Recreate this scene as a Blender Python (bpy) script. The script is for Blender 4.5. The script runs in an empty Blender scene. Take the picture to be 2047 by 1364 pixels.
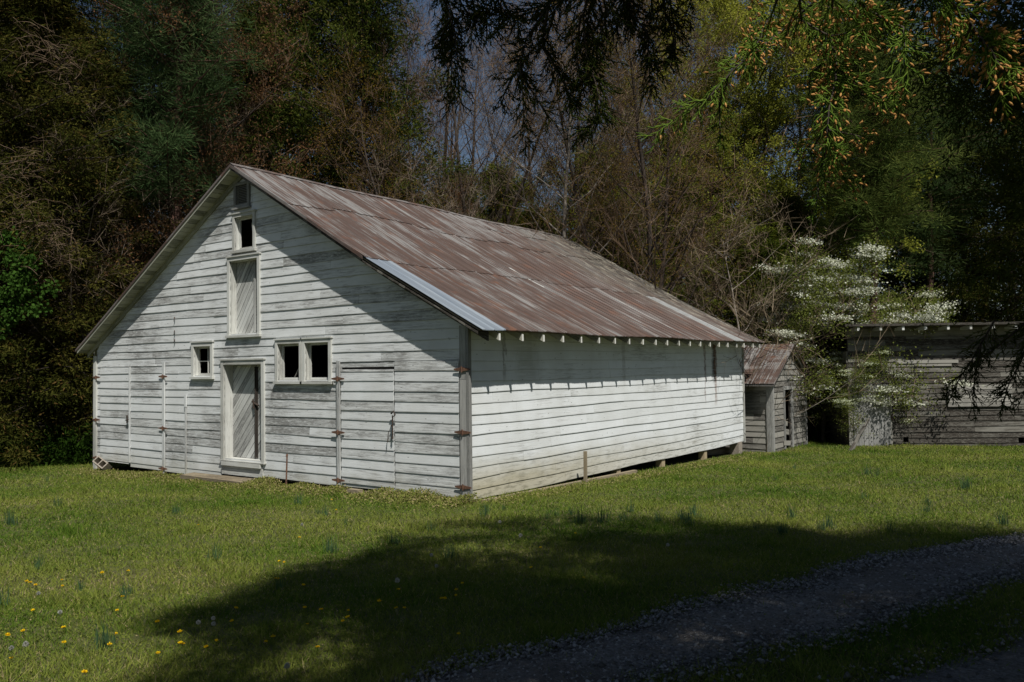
import bpy, math, random
import numpy as np
from mathutils import Matrix, Vector
random.seed(4); RNG = np.random.default_rng(7)
SC = bpy.context.scene; COL = SC.collection

# ------------------------------------------------------------------ camera, sky, sun, exposure
CAM = np.array([8.6215, -10.4823, 2.1507]); YAW, PITCH, ROLL, FPX = 0.6362, 0.0311, -0.0127, 1656.06
_cy, _sy = math.cos(YAW), math.sin(YAW)
FW = np.array([-_sy*math.cos(PITCH), _cy*math.cos(PITCH), math.sin(PITCH)])
_r = np.array([_cy, _sy, 0.]); _u = np.cross(_r, FW)
RT = math.cos(ROLL)*_r + math.sin(ROLL)*_u; UP = -math.sin(ROLL)*_r + math.cos(ROLL)*_u
cd = bpy.data.cameras.new('camera'); cam = bpy.data.objects.new('camera', cd); COL.objects.link(cam)
cam.matrix_world = Matrix([[RT[i], UP[i], -FW[i], CAM[i]] for i in range(3)] + [[0, 0, 0, 1]])
cd.sensor_width = 36; cd.lens = FPX/2047*36; cd.clip_end = 2000; cd.clip_start = .05
SC.camera = cam
SUN = np.array([.52, -.34, .90]); SUN = SUN/np.linalg.norm(SUN)      # towards the sun
w = bpy.data.worlds.new('World'); SC.world = w; w.use_nodes = True
nt = w.node_tree; sky = nt.nodes.new('ShaderNodeTexSky'); sky.sky_type = 'NISHITA'; sky.sun_disc = False
sky.sun_elevation = math.asin(SUN[2]); sky.sun_rotation = math.atan2(SUN[0], SUN[1])
sky.air_density = 1.0; sky.dust_density = .9; sky.ozone_density = 1.6
nt.nodes['Background'].inputs[1].default_value = .05
nt.links.new(sky.outputs[0], nt.nodes['Background'].inputs[0])
sl = bpy.data.lights.new('sun', 'SUN'); so = bpy.data.objects.new('sun', sl); COL.objects.link(so)
sl.energy = 5.0; sl.angle = math.radians(.53); sl.color = (1, .965, .90)
so.rotation_euler = Vector(SUN).to_track_quat('Z', 'Y').to_euler()
SC.view_settings.view_transform = 'Standard'; SC.view_settings.look = 'None'
SC.view_settings.exposure = -.02; SC.view_settings.gamma = 1
SC.cycles.max_bounces = 6; SC.cycles.diffuse_bounces = 3; SC.cycles.transparent_max_bounces = 6

# ------------------------------------------------------------------ helpers
def gz(x, y):
    x = np.asarray(x, float); y = np.asarray(y, float)
    xx = np.clip(x, -40, 25); yy = np.clip(y, -20, 45)
    z = -.03 + .0217*xx - .026*yy
    und = .035*np.sin(x*.55+1)*np.sin(y*.43+.5) + .02*np.sin(x*1.3+y*.9) + .012*np.sin(x*2.3-y*1.9+2)
    near = np.exp(-((np.maximum(np.maximum(x, -12-x), 0))**2 + np.maximum(np.maximum(y-12, -y), 0)**2)/4)
    return z + und*(1-.8*near)
def gpx(px, py):                     # ground point along a line of sight
    d = FW + ((px-1023.5)/FPX)*RT + ((682-py)/FPX)*UP; t = 8.
    for _ in range(30):
        p = CAM + d*t; t += (p[2]-float(gz(p[0], p[1])))/max(.03, -d[2])*.6
    p = CAM + d*t; return p
def dpx(px, py, D): return CAM + (FW + ((px-1023.5)/FPX)*RT + ((682-py)/FPX)*UP)*D
def project(P):
    d = P-CAM; z = d@FW; z = np.where(np.abs(z) < 1e-4, 1e-4, z)
    return 1023.5+FPX*(d@RT)/z, 682-FPX*(d@UP)/z, z

def link(name, me, parent=None, mat=None):
    o = bpy.data.objects.new(name, me); COL.objects.link(o)
    if parent: o.parent = parent
    if mat is not None:
        for m in (mat if isinstance(mat, (list, tuple)) else [mat]): me.materials.append(m)
    return o
def tag(o, label=None, cat=None, group=None, kind=None):
    if label: o['label'] = label
    if cat: o['category'] = cat
    if group: o['group'] = group
    if kind: o['kind'] = kind
    return o
def empty(name, loc, label, cat, group=None, rz=0):
    o = bpy.data.objects.new(name, None); COL.objects.link(o); o.location = loc; o.rotation_euler[2] = rz
    o.empty_display_size = .3
    return tag(o, label, cat, group)
def npmesh(name, V, F, t=None, smooth=False):
    """V (n,3), F (m,k)"""
    V = np.ascontiguousarray(V, np.float32); F = np.ascontiguousarray(F, np.int32); k = F.shape[1]
    me = bpy.data.meshes.new(name); me.vertices.add(len(V)); me.vertices.foreach_set('co', V.ravel())
    me.loops.add(F.size); me.loops.foreach_set('vertex_index', F.ravel())
    me.polygons.add(len(F)); me.polygons.foreach_set('loop_start', np.arange(0, F.size, k, dtype=np.int32))
    if smooth: me.polygons.foreach_set('use_smooth', np.ones(len(F), bool))
    me.update(calc_edges=True)
    if t is not None:
        a = me.attributes.new('t', 'FLOAT', 'POINT'); a.data.foreach_set('value', np.ascontiguousarray(t, np.float32))
    return me
class MB:
    """faces with per-corner board coordinates bc = (along, across 0..1, random)"""
    def __init__(s): s.v = []; s.f = []; s.c = []; s.m = []
    def quad(s, p, bc, m=0):
        i = len(s.v); s.v += [tuple(q) for q in p]; s.f.append(tuple(range(i, i+len(p)))); s.c += bc; s.m.append(m)
    def hexa(s, c8, L=None, rnd=None, m=0):
        """8 corners: 0-3 one end ring, 4-7 other end ring; along = 0->4"""
        c8 = [np.array(c, float) for c in c8]
        rnd = random.random() if rnd is None else rnd
        L = np.linalg.norm(c8[4]-c8[0]) if L is None else L
        o = rnd*37
        a = [o]*4+[o+L]*4; ac = [0, .33, .66, 1]
        for f in ((0, 1, 5, 4), (1, 2, 6, 5), (2, 3, 7, 6), (3, 0, 4, 7), (3, 2, 1, 0), (4, 5, 6, 7)):
            vs = [ac[0] if j in (f[0], f[3]) else ac[3] for j in f]
            if f in ((3, 2, 1, 0), (4, 5, 6, 7)): vs = [0, 0, 1, 1]
            s.quad([c8[j] for j in f], [(a[j], vs[n], rnd) for n, j in enumerate(f)], m)
    def box(s, lo, hi, axis=0, rnd=None, m=0):
        """axis-aligned box, grain along axis"""
        lo = np.array(lo, float); hi = np.array(hi, float); b, c = [(1, 2), (2, 0), (0, 1)][axis]
        pts = []
        for e in (lo[axis], hi[axis]):
            for (ib, ic) in ((0, 0), (1, 0), (1, 1), (0, 1)):
                p = np.zeros(3); p[axis] = e; p[b] = (lo[b], hi[b])[ib]; p[c] = (lo[c], hi[c])[ic]; pts.append(p)
        s.hexa(pts, rnd=rnd, m=m)
    def bar(s, p, q, w, h, up=(0, 0, 1), rnd=None, m=0):
        p = np.array(p, float); q = np.array(q, float); d = q-p; d /= np.linalg.norm(d)
        u = np.array(up, float); sx = np.cross(d, u); sx /= np.linalg.norm(sx); u = np.cross(sx, d)
        pts = [e + sx*a*w/2 + u*b*h/2 for e in (p, q) for a, b in ((-1, -1), (1, -1), (1, 1), (-1, 1))]
        s.hexa(pts, rnd=rnd, m=m)
    def tube(s, pts, r, n=8, m=0):
        rings = []; pts = [np.array(p, float) for p in pts]
        for i, p in enumerate(pts):
            d = pts[min(i+1, len(pts)-1)]-pts[max(i-1, 0)]; d /= np.linalg.norm(d)
            a = np.cross(d, (0, 0, 1) if abs(d[2]) < .9 else (1, 0, 0)); a /= np.linalg.norm(a); b = np.cross(d, a)
            rr = r[i] if isinstance(r, (list, tuple)) else r
            rings.append([p+(a*math.cos(t)+b*math.sin(t))*rr for t in [2*math.pi*k/n for k in range(n)]])
        for i in range(len(rings)-1):
            for k in range(n):
                k2 = (k+1) % n
                s.quad([rings[i][k], rings[i][k2], rings[i+1][k2], rings[i+1][k]], [(i*.3, k/n, .5)]*4, m)
        s.quad(rings[0][::-1], [(0, 0, .5)]*n, m); s.quad(rings[-1], [(0, 0, .5)]*n, m)
    def build(s, name, mat, parent=None):
        me = bpy.data.meshes.new(name); me.from_pydata(s.v, [], s.f)
        a = me.attributes.new('bc', 'FLOAT_VECTOR', 'CORNER'); a.data.foreach_set('vector', np.array(s.c, np.float32).ravel())
        me.polygons.foreach_set('material_index', np.array(s.m, np.int32)); me.update()
        return link(name, me, parent, mat)

# ------------------------------------------------------------------ materials
def nodes(name):
    m = bpy.data.materials.new(name); m.use_nodes = True; t = m.node_tree; t.nodes.clear()
    out = t.nodes.new('ShaderNodeOutputMaterial'); return m, t, out
def N(t, ty, **k):
    n = t.nodes.new(ty)
    for a, b in k.items():
        if a == 'i':
            for x, y in b.items():
                if hasattr(y, 'is_output') or isinstance(y, bpy.types.NodeSocket): t.links.new(y, n.inputs[x])
                else: n.inputs[x].default_value = y
        else: setattr(n, a, b)
    return n
def mth(t, op, a, b=0., clamp=False):
    n = t.nodes.new('ShaderNodeMath'); n.operation = op; n.use_clamp = clamp
    for i, v in enumerate((a, b)):
        if isinstance(v, bpy.types.NodeSocket): t.links.new(v, n.inputs[i])
        else: n.inputs[i].default_value = v
    return n.outputs[0]
def mixc(t, f, a, b, mode='MIX'):
    n = t.nodes.new('ShaderNodeMix'); n.data_type = 'RGBA'; n.blend_type = mode
    for i, v in ((0, f), (6, a), (7, b)):
        if isinstance(v, bpy.types.NodeSocket): t.links.new(v, n.inputs[i])
        else: n.inputs[i].default_value = v if i == 0 else (tuple(v)+(1,))[:4]
    return n.outputs[2]
def ramp(t, f, lo, hi):      # linear clamp remap
    n = t.nodes.new('ShaderNodeMapRange'); t.links.new(f, n.inputs[0]); n.inputs[1].default_value = lo; n.inputs[2].default_value = hi
    return n.outputs[0]
def noise(t, vec, scale=1., detail=3., rough=.55, dist=0.):
    n = t.nodes.new('ShaderNodeTexNoise'); t.links.new(vec, n.inputs['Vector'])
    n.inputs['Scale'].default_value = scale; n.inputs['Detail'].default_value = detail; n.inputs['Roughness'].default_value = rough
    n.inputs['Distortion'].default_value = dist; return n.outputs[0]
def vmul(t, v, s, add=None):
    n = t.nodes.new('ShaderNodeMapping'); t.links.new(v, n.inputs[0]); n.inputs['Scale'].default_value = s
    if add: n.inputs['Location'].default_value = add
    return n.outputs[0]
def principled(t, out, col, rough=.8, bump=None, metal=0., spec=.3, bd=.003):
    p = t.nodes.new('ShaderNodeBsdfPrincipled')
    for nm, v in (('Base Color', col), ('Roughness', rough), ('Metallic', metal), ('Specular IOR Level', spec)):
        if isinstance(v, bpy.types.NodeSocket): t.links.new(v, p.inputs[nm])
        else: p.inputs[nm].default_value = (tuple(v)+(1,))[:4] if nm == 'Base Color' else v
    if bump is not None:
        b = t.nodes.new('ShaderNodeBump'); b.inputs['Strength'].default_value = .6; b.inputs['Distance'].default_value = bd
        t.links.new(bump, b.inputs['Height']); t.links.new(b.outputs[0], p.inputs['Normal'])
    t.links.new(p.outputs[0], out.inputs[0]); return p

def wood_mat(name, paint, wood, dark, wear=.5, stains=None, contrast=1., var=.5):
    """painted or bare boards; 'bc' = along, across, random"""
    m, t, out = nodes(name)
    at = N(t, 'ShaderNodeAttribute', attribute_name='bc').outputs['Vector']
    sep = N(t, 'ShaderNodeSeparateXYZ', i={0: at}); rnd = sep.outputs[2]; across = sep.outputs[1]
    geo = N(t, 'ShaderNodeTexCoord').outputs['Object']
    gv = vmul(t, at, (1.7, 5., 23))
    g1 = noise(t, gv, 1., 6, .68, .3)                                    # patchy loss of paint along the grain
    g2 = noise(t, vmul(t, at, (3.2, 11, 23)), 1., 5, .72, .25)                    # fine grain
    big = noise(t, geo, .55, 3, .6)
    a = mth(t, 'ADD', mth(t, 'MULTIPLY', g1, .75), mth(t, 'MULTIPLY', mth(t, 'SUBTRACT', rnd, .5), var*.42))
    a = mth(t, 'ADD', a, mth(t, 'MULTIPLY', mth(t, 'SUBTRACT', big, .5), .7))
    a = mth(t, 'ADD', a, mth(t, 'MULTIPLY', mth(t, 'SUBTRACT', g2, .5), .55))
    lo = .52-wear*.42
    worn = ramp(t, a, lo, lo+.30/contrast)
    g3 = noise(t, vmul(t, at, (8., 7., 29)), 1., 5, .78)
    worn = mth(t, 'MAXIMUM', mth(t, 'MULTIPLY', worn, ramp(t, g3, .30, .52)), mth(t, 'MULTIPLY', ramp(t, mth(t, 'ADD', g3, mth(t, 'MULTIPLY', mth(t, 'SUBTRACT', a, .5), .35)), .56+.10*(.5-wear), .66+.10*(.5-wear)), .9))
    wc = mixc(t, ramp(t, g2, .35, .68), dark, wood)
    pc = mixc(t, ramp(t, noise(t, geo, 1.7, 3), .3, .75), paint, tuple(c*.84*k for c, k in zip(paint, (1, .99, .965))))
    pc = mixc(t, mth(t, 'MULTIPLY', rnd, .22), pc, (paint[0]*.75, paint[1]*.74, paint[2]*.68))
    col = mixc(t, worn, pc, wc)
    vor = N(t, 'ShaderNodeTexVoronoi', feature='F1', i={'Vector': vmul(t, at, (3.3, 2.1, 19)), 'Scale': 1.}).outputs['Distance']
    col = mixc(t, mth(t, 'MULTIPLY', ramp(t, vor, .10, .03), .75), col, tuple(c*.5 for c in dark))
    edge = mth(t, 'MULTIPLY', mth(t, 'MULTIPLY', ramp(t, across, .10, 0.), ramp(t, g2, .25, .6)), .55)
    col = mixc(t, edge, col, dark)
    if stains: col = stains(t, col, geo, g1, g2)
    principled(t, out, col, .85, mth(t, 'ADD', g2, mth(t, 'MULTIPLY', worn, -.5)), bd=.004)
    return m

def long_stains(t, col, geo, g1, g2):
    s = N(t, 'ShaderNodeSeparateXYZ', i={0: geo}); y, z = s.outputs[1], s.outputs[2]
    n = noise(t, geo, 2.2, 4)
    low = ramp(t, mth(t, 'ADD', z, mth(t, 'MULTIPLY', n, .45)), .90, .42)
    col = mixc(t, mth(t, 'MULTIPLY', mth(t, 'MULTIPLY', low, ramp(t, y, 11., 1.5)), .82), col, (.38, .345, .235))
    low2 = mth(t, 'MULTIPLY', ramp(t, mth(t, 'ADD', z, mth(t, 'MULTIPLY', y, .02)), .75, .1), ramp(t, noise(t, vmul(t, geo, (1, 2, 12)), 1.6, 5, .7), .48, .66))
    col = mixc(t, mth(t, 'MULTIPLY', low2, .6), col, (.10, .095, .06))
    fr = mth(t, 'MULTIPLY', ramp(t, y, 1.1, .0), ramp(t, z, 2.4, .8))
    col = mixc(t, mth(t, 'MULTIPLY', mth(t, 'MULTIPLY', fr, ramp(t, n, .45, .8)), .4), col, (.50, .43, .24))
    wob = mth(t, 'MULTIPLY', mth(t, 'SUBTRACT', noise(t, vmul(t, geo, (1, 9, 3)), 1., 4), .5), .3)
    for yc, wd, c, k, z0 in ((10.05, .20, (.035, .022, .015), .92, 1.75), (10.12, .10, (.16, .07, .03), .6, 1.2), (9.45, .06, (.12, .055, .03), .65, 1.25), (.95, .05, (.10, .07, .03), .5, 2.0), (1.6, .5, (.2, .19, .11), .35, 1.9), (5.2, .1, (.12, .09, .05), .3, 1.8)):
        dy = mth(t, 'ABSOLUTE', mth(t, 'SUBTRACT', mth(t, 'ADD', y, wob), yc))
        f = mth(t, 'MULTIPLY', ramp(t, dy, wd, wd*.3), ramp(t, mth(t, 'ADD', z, mth(t, 'MULTIPLY', g2, .3)), z0, z0+.25))
        f = mth(t, 'MULTIPLY', mth(t, 'MULTIPLY', f, ramp(t, g1, .2, .5)), k)
        col = mixc(t, f, col, c)
    return col
def gable_stains(t, col, geo, g1, g2):
    s = N(t, 'ShaderNodeSeparateXYZ', i={0: geo}); x, z = s.outputs[0], s.outputs[2]
    low = ramp(t, mth(t, 'ADD', z, mth(t, 'MULTIPLY', noise(t, geo, 3, 4), .5)), .55, .2)
    col = mixc(t, mth(t, 'MULTIPLY', low, .35), col, (.30, .28, .18))
    f = mth(t, 'MULTIPLY', ramp(t, mth(t, 'ABSOLUTE', mth(t, 'SUBTRACT', x, mth(t, 'ADD', -6.0, mth(t, 'MULTIPLY', mth(t, 'SUBTRACT', noise(t, geo, 2.5, 4), .5), 1.6)))), .75, .1), mth(t, 'MULTIPLY', ramp(t, z, 2.3, 2.7), ramp(t, z, 3.0, 2.75)))
    col = mixc(t, mth(t, 'MULTIPLY', mth(t, 'MULTIPLY', f, ramp(t, g2, .35, .6)), .85), col, (.05, .05, .045))
    return col

PAINT = (.70, .725, .73)
M = {}
M['gable'] = wood_mat('worn_white_paint', PAINT, (.33, .33, .315), (.13, .13, .125), wear=.47, stains=gable_stains, contrast=1.35, var=.6)
M['long'] = wood_mat('white_paint', (.74, .77, .785), (.36, .36, .33), (.12, .115, .10), wear=.13, stains=long_stains, contrast=1.2, var=.4)
M['trim'] = wood_mat('trim_paint', (.64, .65, .62), (.36, .355, .32), (.13, .125, .11), wear=.42, contrast=1.3)
M['doorw'] = wood_mat('door_paint', (.60, .61, .59), (.30, .30, .29), (.10, .10, .095), wear=.5, contrast=1.25, var=.8)
M['post'] = wood_mat('grey_post', (.42, .42, .40), (.25, .25, .24), (.09, .09, .085), wear=.85)
M['soffit'] = wood_mat('soffit', (.46, .46, .39), (.22, .23, .18), (.06, .06, .05), wear=.5, var=1.2)
M['tailend_lit'] = wood_mat('tail_end_sunlit', (.74, .74, .70), (.4, .38, .3), (.2, .18, .15), wear=.1)  # paler paint for the end faces; the sunlight on them is in the colour
M['grey'] = wood_mat('grey_boards', (.30, .29, .26), (.17, .16, .145), (.035, .032, .028), wear=.62, contrast=1.1, var=1.3)
M['old'] = wood_mat('old_dark_boards', (.185, .178, .155), (.052, .043, .033), (.013, .011, .009), wear=.84, contrast=1.4, var=1.1)
M['plank'] = wood_mat('brown_plank', (.30, .25, .17), (.17, .135, .09), (.06, .048, .035), wear=.6)
M['tan'] = wood_mat('tan_timber', (.42, .34, .22), (.30, .23, .14), (.12, .09, .06), wear=.4)

def simple(name, c1, c2, scale=8., rough=.8, metal=0., bd=.004, detail=5):
    m, t, out = nodes(name); geo = N(t, 'ShaderNodeTexCoord').outputs['Object']
    n = noise(t, geo, scale, detail, .65)
    principled(t, out, mixc(t, ramp(t, n, .35, .65), c1, c2), rough, n, metal, bd=bd); return m
M['rust'] = simple('rusty_iron', (.19, .10, .06), (.07, .04, .03), 30)
M['iron'] = simple('black_iron', (.03, .028, .026), (.08, .05, .035), 40)
M['dark'] = simple('dark_interior', (.035, .03, .025), (.05, .042, .035), 3)
M['concrete'] = simple('concrete_block', (.33, .29, .24), (.22, .19, .155), 25, .95)
M['hay'] = simple('brown_debris', (.32, .17, .06), (.12, .06, .03), 14)
M['bark'] = simple('bark', (.075, .058, .045), (.03, .024, .02), 6, .95, bd=.02)
M['palebark'] = simple('pale_bark', (.30, .265, .22), (.12, .10, .08), 5, .95, bd=.02)
M['pinebark'] = simple('pine_bark', (.15, .078, .055), (.05, .032, .026), 5, .95, bd=.02)

def roof_mat(name, rust_bias, shed=False):
    m, t, out = nodes(name)
    at = N(t, 'ShaderNodeAttribute', attribute_name='bc').outputs['Vector']
    sep = N(t, 'ShaderNodeSeparateXYZ', i={0: at}); rnd = sep.outputs[2]
    geo = N(t, 'ShaderNodeTexCoord').outputs['Object']; g = N(t, 'ShaderNodeSeparateXYZ', i={0: geo})
    st = noise(t, vmul(t, at, (.7, 22, 31)), 1., 6, .68, .15)      # long streaks down the slope
    st2 = noise(t, vmul(t, at, (1.6, 60, 13)), 1., 4, .6)
    bl = noise(t, geo, .9, 4, .6)
    a = mth(t, 'ADD', st, mth(t, 'MULTIPLY', mth(t, 'SUBTRACT', rnd, .5), .10))
    a = mth(t, 'ADD', a, mth(t, 'MULTIPLY', mth(t, 'SUBTRACT', bl, .5), .42))
    a = mth(t, 'ADD', a, mth(t, 'MULTIPLY', mth(t, 'SUBTRACT', st2, .5), .42))
    z = g.outputs[2]
    a = mth(t, 'ADD', a, mth(t, 'MULTIPLY', ramp(t, z, 3.2, 6.2), -.05))
    cell = N(t, 'ShaderNodeCombineXYZ', i={0: mth(t, 'FLOOR', mth(t, 'MULTIPLY', g.outputs[1], 6.52)), 1: mth(t, 'MULTIPLY', sep.outputs[0], .45), 2: rnd}).outputs[0]
    strip = noise(t, vmul(t, cell, (3.7, 1., 5)), 1., 3, .6)
    a = mth(t, 'ADD', a, mth(t, 'MULTIPLY', mth(t, 'SUBTRACT', strip, .5), .55))
    zinc = mixc(t, ramp(t, st2, .35, .7), (.16, .152, .145), (.30, .29, .275))
    rust = mixc(t, ramp(t, st2, .3, .7), (.112, .070, .052), (.062, .046, .041))
    rust = mixc(t, ramp(t, noise(t, geo, 2.6, 4), .55, .72), rust, (.150, .072, .044))
    col = mixc(t, ramp(t, a, .42-rust_bias, .50-rust_bias), zinc, rust)
    y, x = g.outputs[1], g.outputs[0]
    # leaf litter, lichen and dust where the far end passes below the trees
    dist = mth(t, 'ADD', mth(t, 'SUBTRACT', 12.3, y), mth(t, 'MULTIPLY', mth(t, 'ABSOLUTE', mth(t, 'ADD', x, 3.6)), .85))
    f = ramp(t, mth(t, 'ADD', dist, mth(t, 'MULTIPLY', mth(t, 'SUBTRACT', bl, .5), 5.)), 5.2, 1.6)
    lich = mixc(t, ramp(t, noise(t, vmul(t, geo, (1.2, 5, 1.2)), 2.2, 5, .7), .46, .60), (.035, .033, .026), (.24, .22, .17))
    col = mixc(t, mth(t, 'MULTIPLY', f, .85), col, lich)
    if not shed:
        fy = mth(t, 'FRACT', mth(t, 'DIVIDE', mth(t, 'ADD', y, .31), .613))
        e1 = mth(t, 'MINIMUM', mth(t, 'ABSOLUTE', mth(t, 'SUBTRACT', fy, .055)), mth(t, 'ABSOLUTE', mth(t, 'SUBTRACT', fy, .50)))
        e1 = mth(t, 'MINIMUM', e1, mth(t, 'ABSOLUTE', mth(t, 'SUBTRACT', fy, .945)))
        e1 = mth(t, 'MULTIPLY', ramp(t, e1, .042, .012), ramp(t, noise(t, vmul(t, at, (.8, 5, 17)), 1., 3), .30, .55))
        col = mixc(t, mth(t, 'MULTIPLY', e1, .75), col, (.085, .05, .042))
    principled(t, out, col, .62, st2, 0.1, .35, bd=.003)
    return m
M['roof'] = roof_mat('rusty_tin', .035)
m, t, out = nodes('new_tin'); at = N(t, 'ShaderNodeAttribute', attribute_name='bc').outputs['Vector']
n = noise(t, vmul(t, at, (.8, 20, 9)), 1., 4)
principled(t, out, mixc(t, ramp(t, n, .35, .65), (.22, .26, .31), (.31, .35, .385)), .45, None, .35); M['tin'] = m
M['tin2'] = simple('dull_tin', (.20, .20, .19), (.30, .31, .31), 6, .5)
M['shedroof'] = roof_mat('shed_tin', -.01, True)

def leaf_mat(name, c1, c2, c3=None, trans=.3, objcol=True):
    """foliage: per-leaf t attribute mixes c1..c2 (c3 = rare accents), the object's own colour tints it"""
    m, t, out = nodes(name)
    a = N(t, 'ShaderNodeAttribute', attribute_name='t').outputs['Fac']
    col = mixc(t, a, c1, c2)
    if c3: col = mixc(t, ramp(t, a, .86, .93), col, c3)
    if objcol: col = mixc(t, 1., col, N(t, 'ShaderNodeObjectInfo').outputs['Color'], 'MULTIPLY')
    d = N(t, 'ShaderNodeBsdfDiffuse', i={0: col}); tr = N(t, 'ShaderNodeBsdfTranslucent', i={0: col})
    mx = N(t, 'ShaderNodeMixShader', i={0: trans, 1: d.outputs[0], 2: tr.outputs[0]})
    t.links.new(mx.outputs[0], out.inputs[0]); return m
M['cedar'] = leaf_mat('cedar_leaf', (.032, .042, .010), (.118, .115, .030), (.15, .10, .04))
M['pine'] = leaf_mat('pine_needle', (.035, .062, .024), (.10, .13, .055))
M['spring'] = leaf_mat('spring_leaf', (.13, .15, .025), (.28, .29, .07), trans=.4)
M['brownleaf'] = leaf_mat('brown_leaf', (.065, .042, .022), (.15, .092, .050), trans=.2)
M['twig'] = leaf_mat('twig', (.062, .048, .036), (.20, .165, .13), trans=0.)
M['bloom'] = leaf_mat('blossom', (.48, .50, .38), (.74, .75, .63), trans=.3)
M['ivy'] = leaf_mat('vine_leaf', (.035, .085, .015), (.08, .17, .03), trans=.35)
M['grass'] = leaf_mat('grass_blade', (.072, .140, .016), (.245, .265, .055), (.38, .31, .16), trans=.25, objcol=False)
M['weed'] = leaf_mat('weed', (.11, .16, .025), (.26, .25, .075), (.36, .30, .15), trans=.3, objcol=False)
M['tuft'] = leaf_mat('blue_green_blade', (.05, .10, .045), (.085, .145, .065), trans=.25, objcol=False)
M['litter'] = leaf_mat('dead_leaves', (.05, .034, .018), (.16, .11, .06), trans=.1, objcol=False)
M['flower'] = leaf_mat('yellow_petals', (.75, .50, .01), (.85, .62, .02), trans=.2, objcol=False)
M['puff'] = leaf_mat('seed_head', (.40, .40, .36), (.6, .6, .55), trans=.4, objcol=False)
M['sprig'] = leaf_mat('cedar_sprig_sunlit', (.085, .15, .022), (.17, .25, .042), trans=.25, objcol=True)  # brighter copy of the cedar foliage; sunlight is put into its colour
M['cone'] = leaf_mat('pollen_cone', (.36, .18, .055), (.56, .31, .11), trans=.15, objcol=True)

# ------------------------------------------------------------------ ground and gravel drive
def axis_pts(lo, hi, core_lo, core_hi, step, n_out):
    core = np.arange(core_lo, core_hi+1e-6, step)
    a = core_lo-np.geomspace(step, core_lo-lo+step, n_out)[::-1]+0; b = core_hi+np.geomspace(step, hi-core_hi, n_out)
    return np.concatenate([a, core, b])
def groundmesh():
    X = axis_pts(-600, 600, -24, 16, .25, 26); Y = axis_pts(-600, 600, -16, 26, .25, 26)
    gx, gy = np.meshgrid(X, Y); Z = gz(gx, gy)
    core = (gx > -24) & (gx < 16) & (gy > -16) & (gy < 26)
    Z = Z + core*RNG.normal(0, .006, Z.shape)
    V = np.stack([gx, gy, Z], -1).reshape(-1, 3); nx = len(X)
    i, j = np.meshgrid(np.arange(len(Y)-1), np.arange(nx-1), indexing='ij'); a = (i*nx+j).ravel()
    return npmesh('ground', V, np.stack([a, a+1, a+nx+1, a+nx], 1), smooth=True)
m, t, out = nodes('lawn_soil'); geo = N(t, 'ShaderNodeNewGeometry').outputs['Position']; g = N(t, 'ShaderNodeSeparateXYZ', i={0: geo})
n1 = noise(t, geo, .6, 5, .6); n2 = noise(t, geo, 9, 5, .7); n3 = noise(t, geo, 45, 4, .7)
c = mixc(t, ramp(t, n2, .35, .65), (.045, .062, .014), (.095, .10, .03)); c = mixc(t, ramp(t, n1, .5, .7), c, (.105, .098, .038))
c = mixc(t, ramp(t, n3, .5, .75), c, (.10, .085, .04))
wood = mth(t, 'MAXIMUM', ramp(t, mth(t, 'ADD', g.outputs[0], mth(t, 'MULTIPLY', n1, 2.)), -15.2, -16.6), ramp(t, mth(t, 'ADD', mth(t, 'ADD', g.outputs[1], mth(t, 'MULTIPLY', g.outputs[0], -.55)), mth(t, 'MULTIPLY', n1, 2.)), 19.5, 21.))
lit = mixc(t, ramp(t, n3, .35, .65), (.05, .034, .02), (.10, .07, .04)); c = mixc(t, wood, c, lit)
principled(t, out, c, .95, n3, bd=.02); M['soil'] = m
tag(link('ground', groundmesh(), None, M['soil']), kind='structure')

m, t, out = nodes('gravel'); geo = N(t, 'ShaderNodeNewGeometry').outputs['Position']
v = N(t, 'ShaderNodeTexVoronoi', i={'Vector': geo, 'Scale': 55.}); v2 = N(t, 'ShaderNodeTexVoronoi', i={'Vector': geo, 'Scale': 24.})
n1 = noise(t, geo, 1.4, 5, .6); n2 = noise(t, geo, 120, 3)
c = mixc(t, N(t, 'ShaderNodeSeparateColor', i={0: v.outputs['Color']}).outputs[0], (.10, .095, .088), (.26, .25, .235))
c = mixc(t, ramp(t, n1, .4, .7), c, (.12, .10, .08)); c = mixc(t, mth(t, 'MULTIPLY', n2, .4), c, (.07, .062, .052))
principled(t, out, c, .9, mth(t, 'ADD', v.outputs['Distance'], v2.outputs['Distance']), bd=.02); M['gravel'] = m
UPE = [gpx(*p)[:2] for p in [(740, 1400), (830, 1364), (1100, 1290), (1300, 1240), (1480, 1190), (1760, 1120), (2047, 1075)]]
LOE = [gpx(*p)[:2] for p in [(1230, 1400), (1300, 1364), (1420, 1335), (1560, 1305), (1750, 1255), (1900, 1200), (2047, 1150)]]
def extend(P):
    P = [np.array(p) for p in P]; d0 = P[0]-P[1]; d1 = P[-1]-P[-2]; d0 /= np.linalg.norm(d0); d1 /= np.linalg.norm(d1)
    return [P[0]+d0*9+np.array([2.2, -2.]), P[0]+d0*4+np.array([.5, -.5]), P[0]+d0*1.5] + P + [P[-1]+d1*2.5+np.array([.3, 0]), P[-1]+d1*6+np.array([1.8, 0]), P[-1]+d1*14+np.array([8., -1])]
UPE = extend(UPE); LOE = extend(LOE)
def resamp(P, n):
    P = np.array(P); d = np.r_[0, np.cumsum(np.linalg.norm(np.diff(P, axis=0), axis=1))]; s = np.linspace(0, d[-1], n)
    return np.stack([np.interp(s, d, P[:, k]) for k in range(2)], 1)
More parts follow.
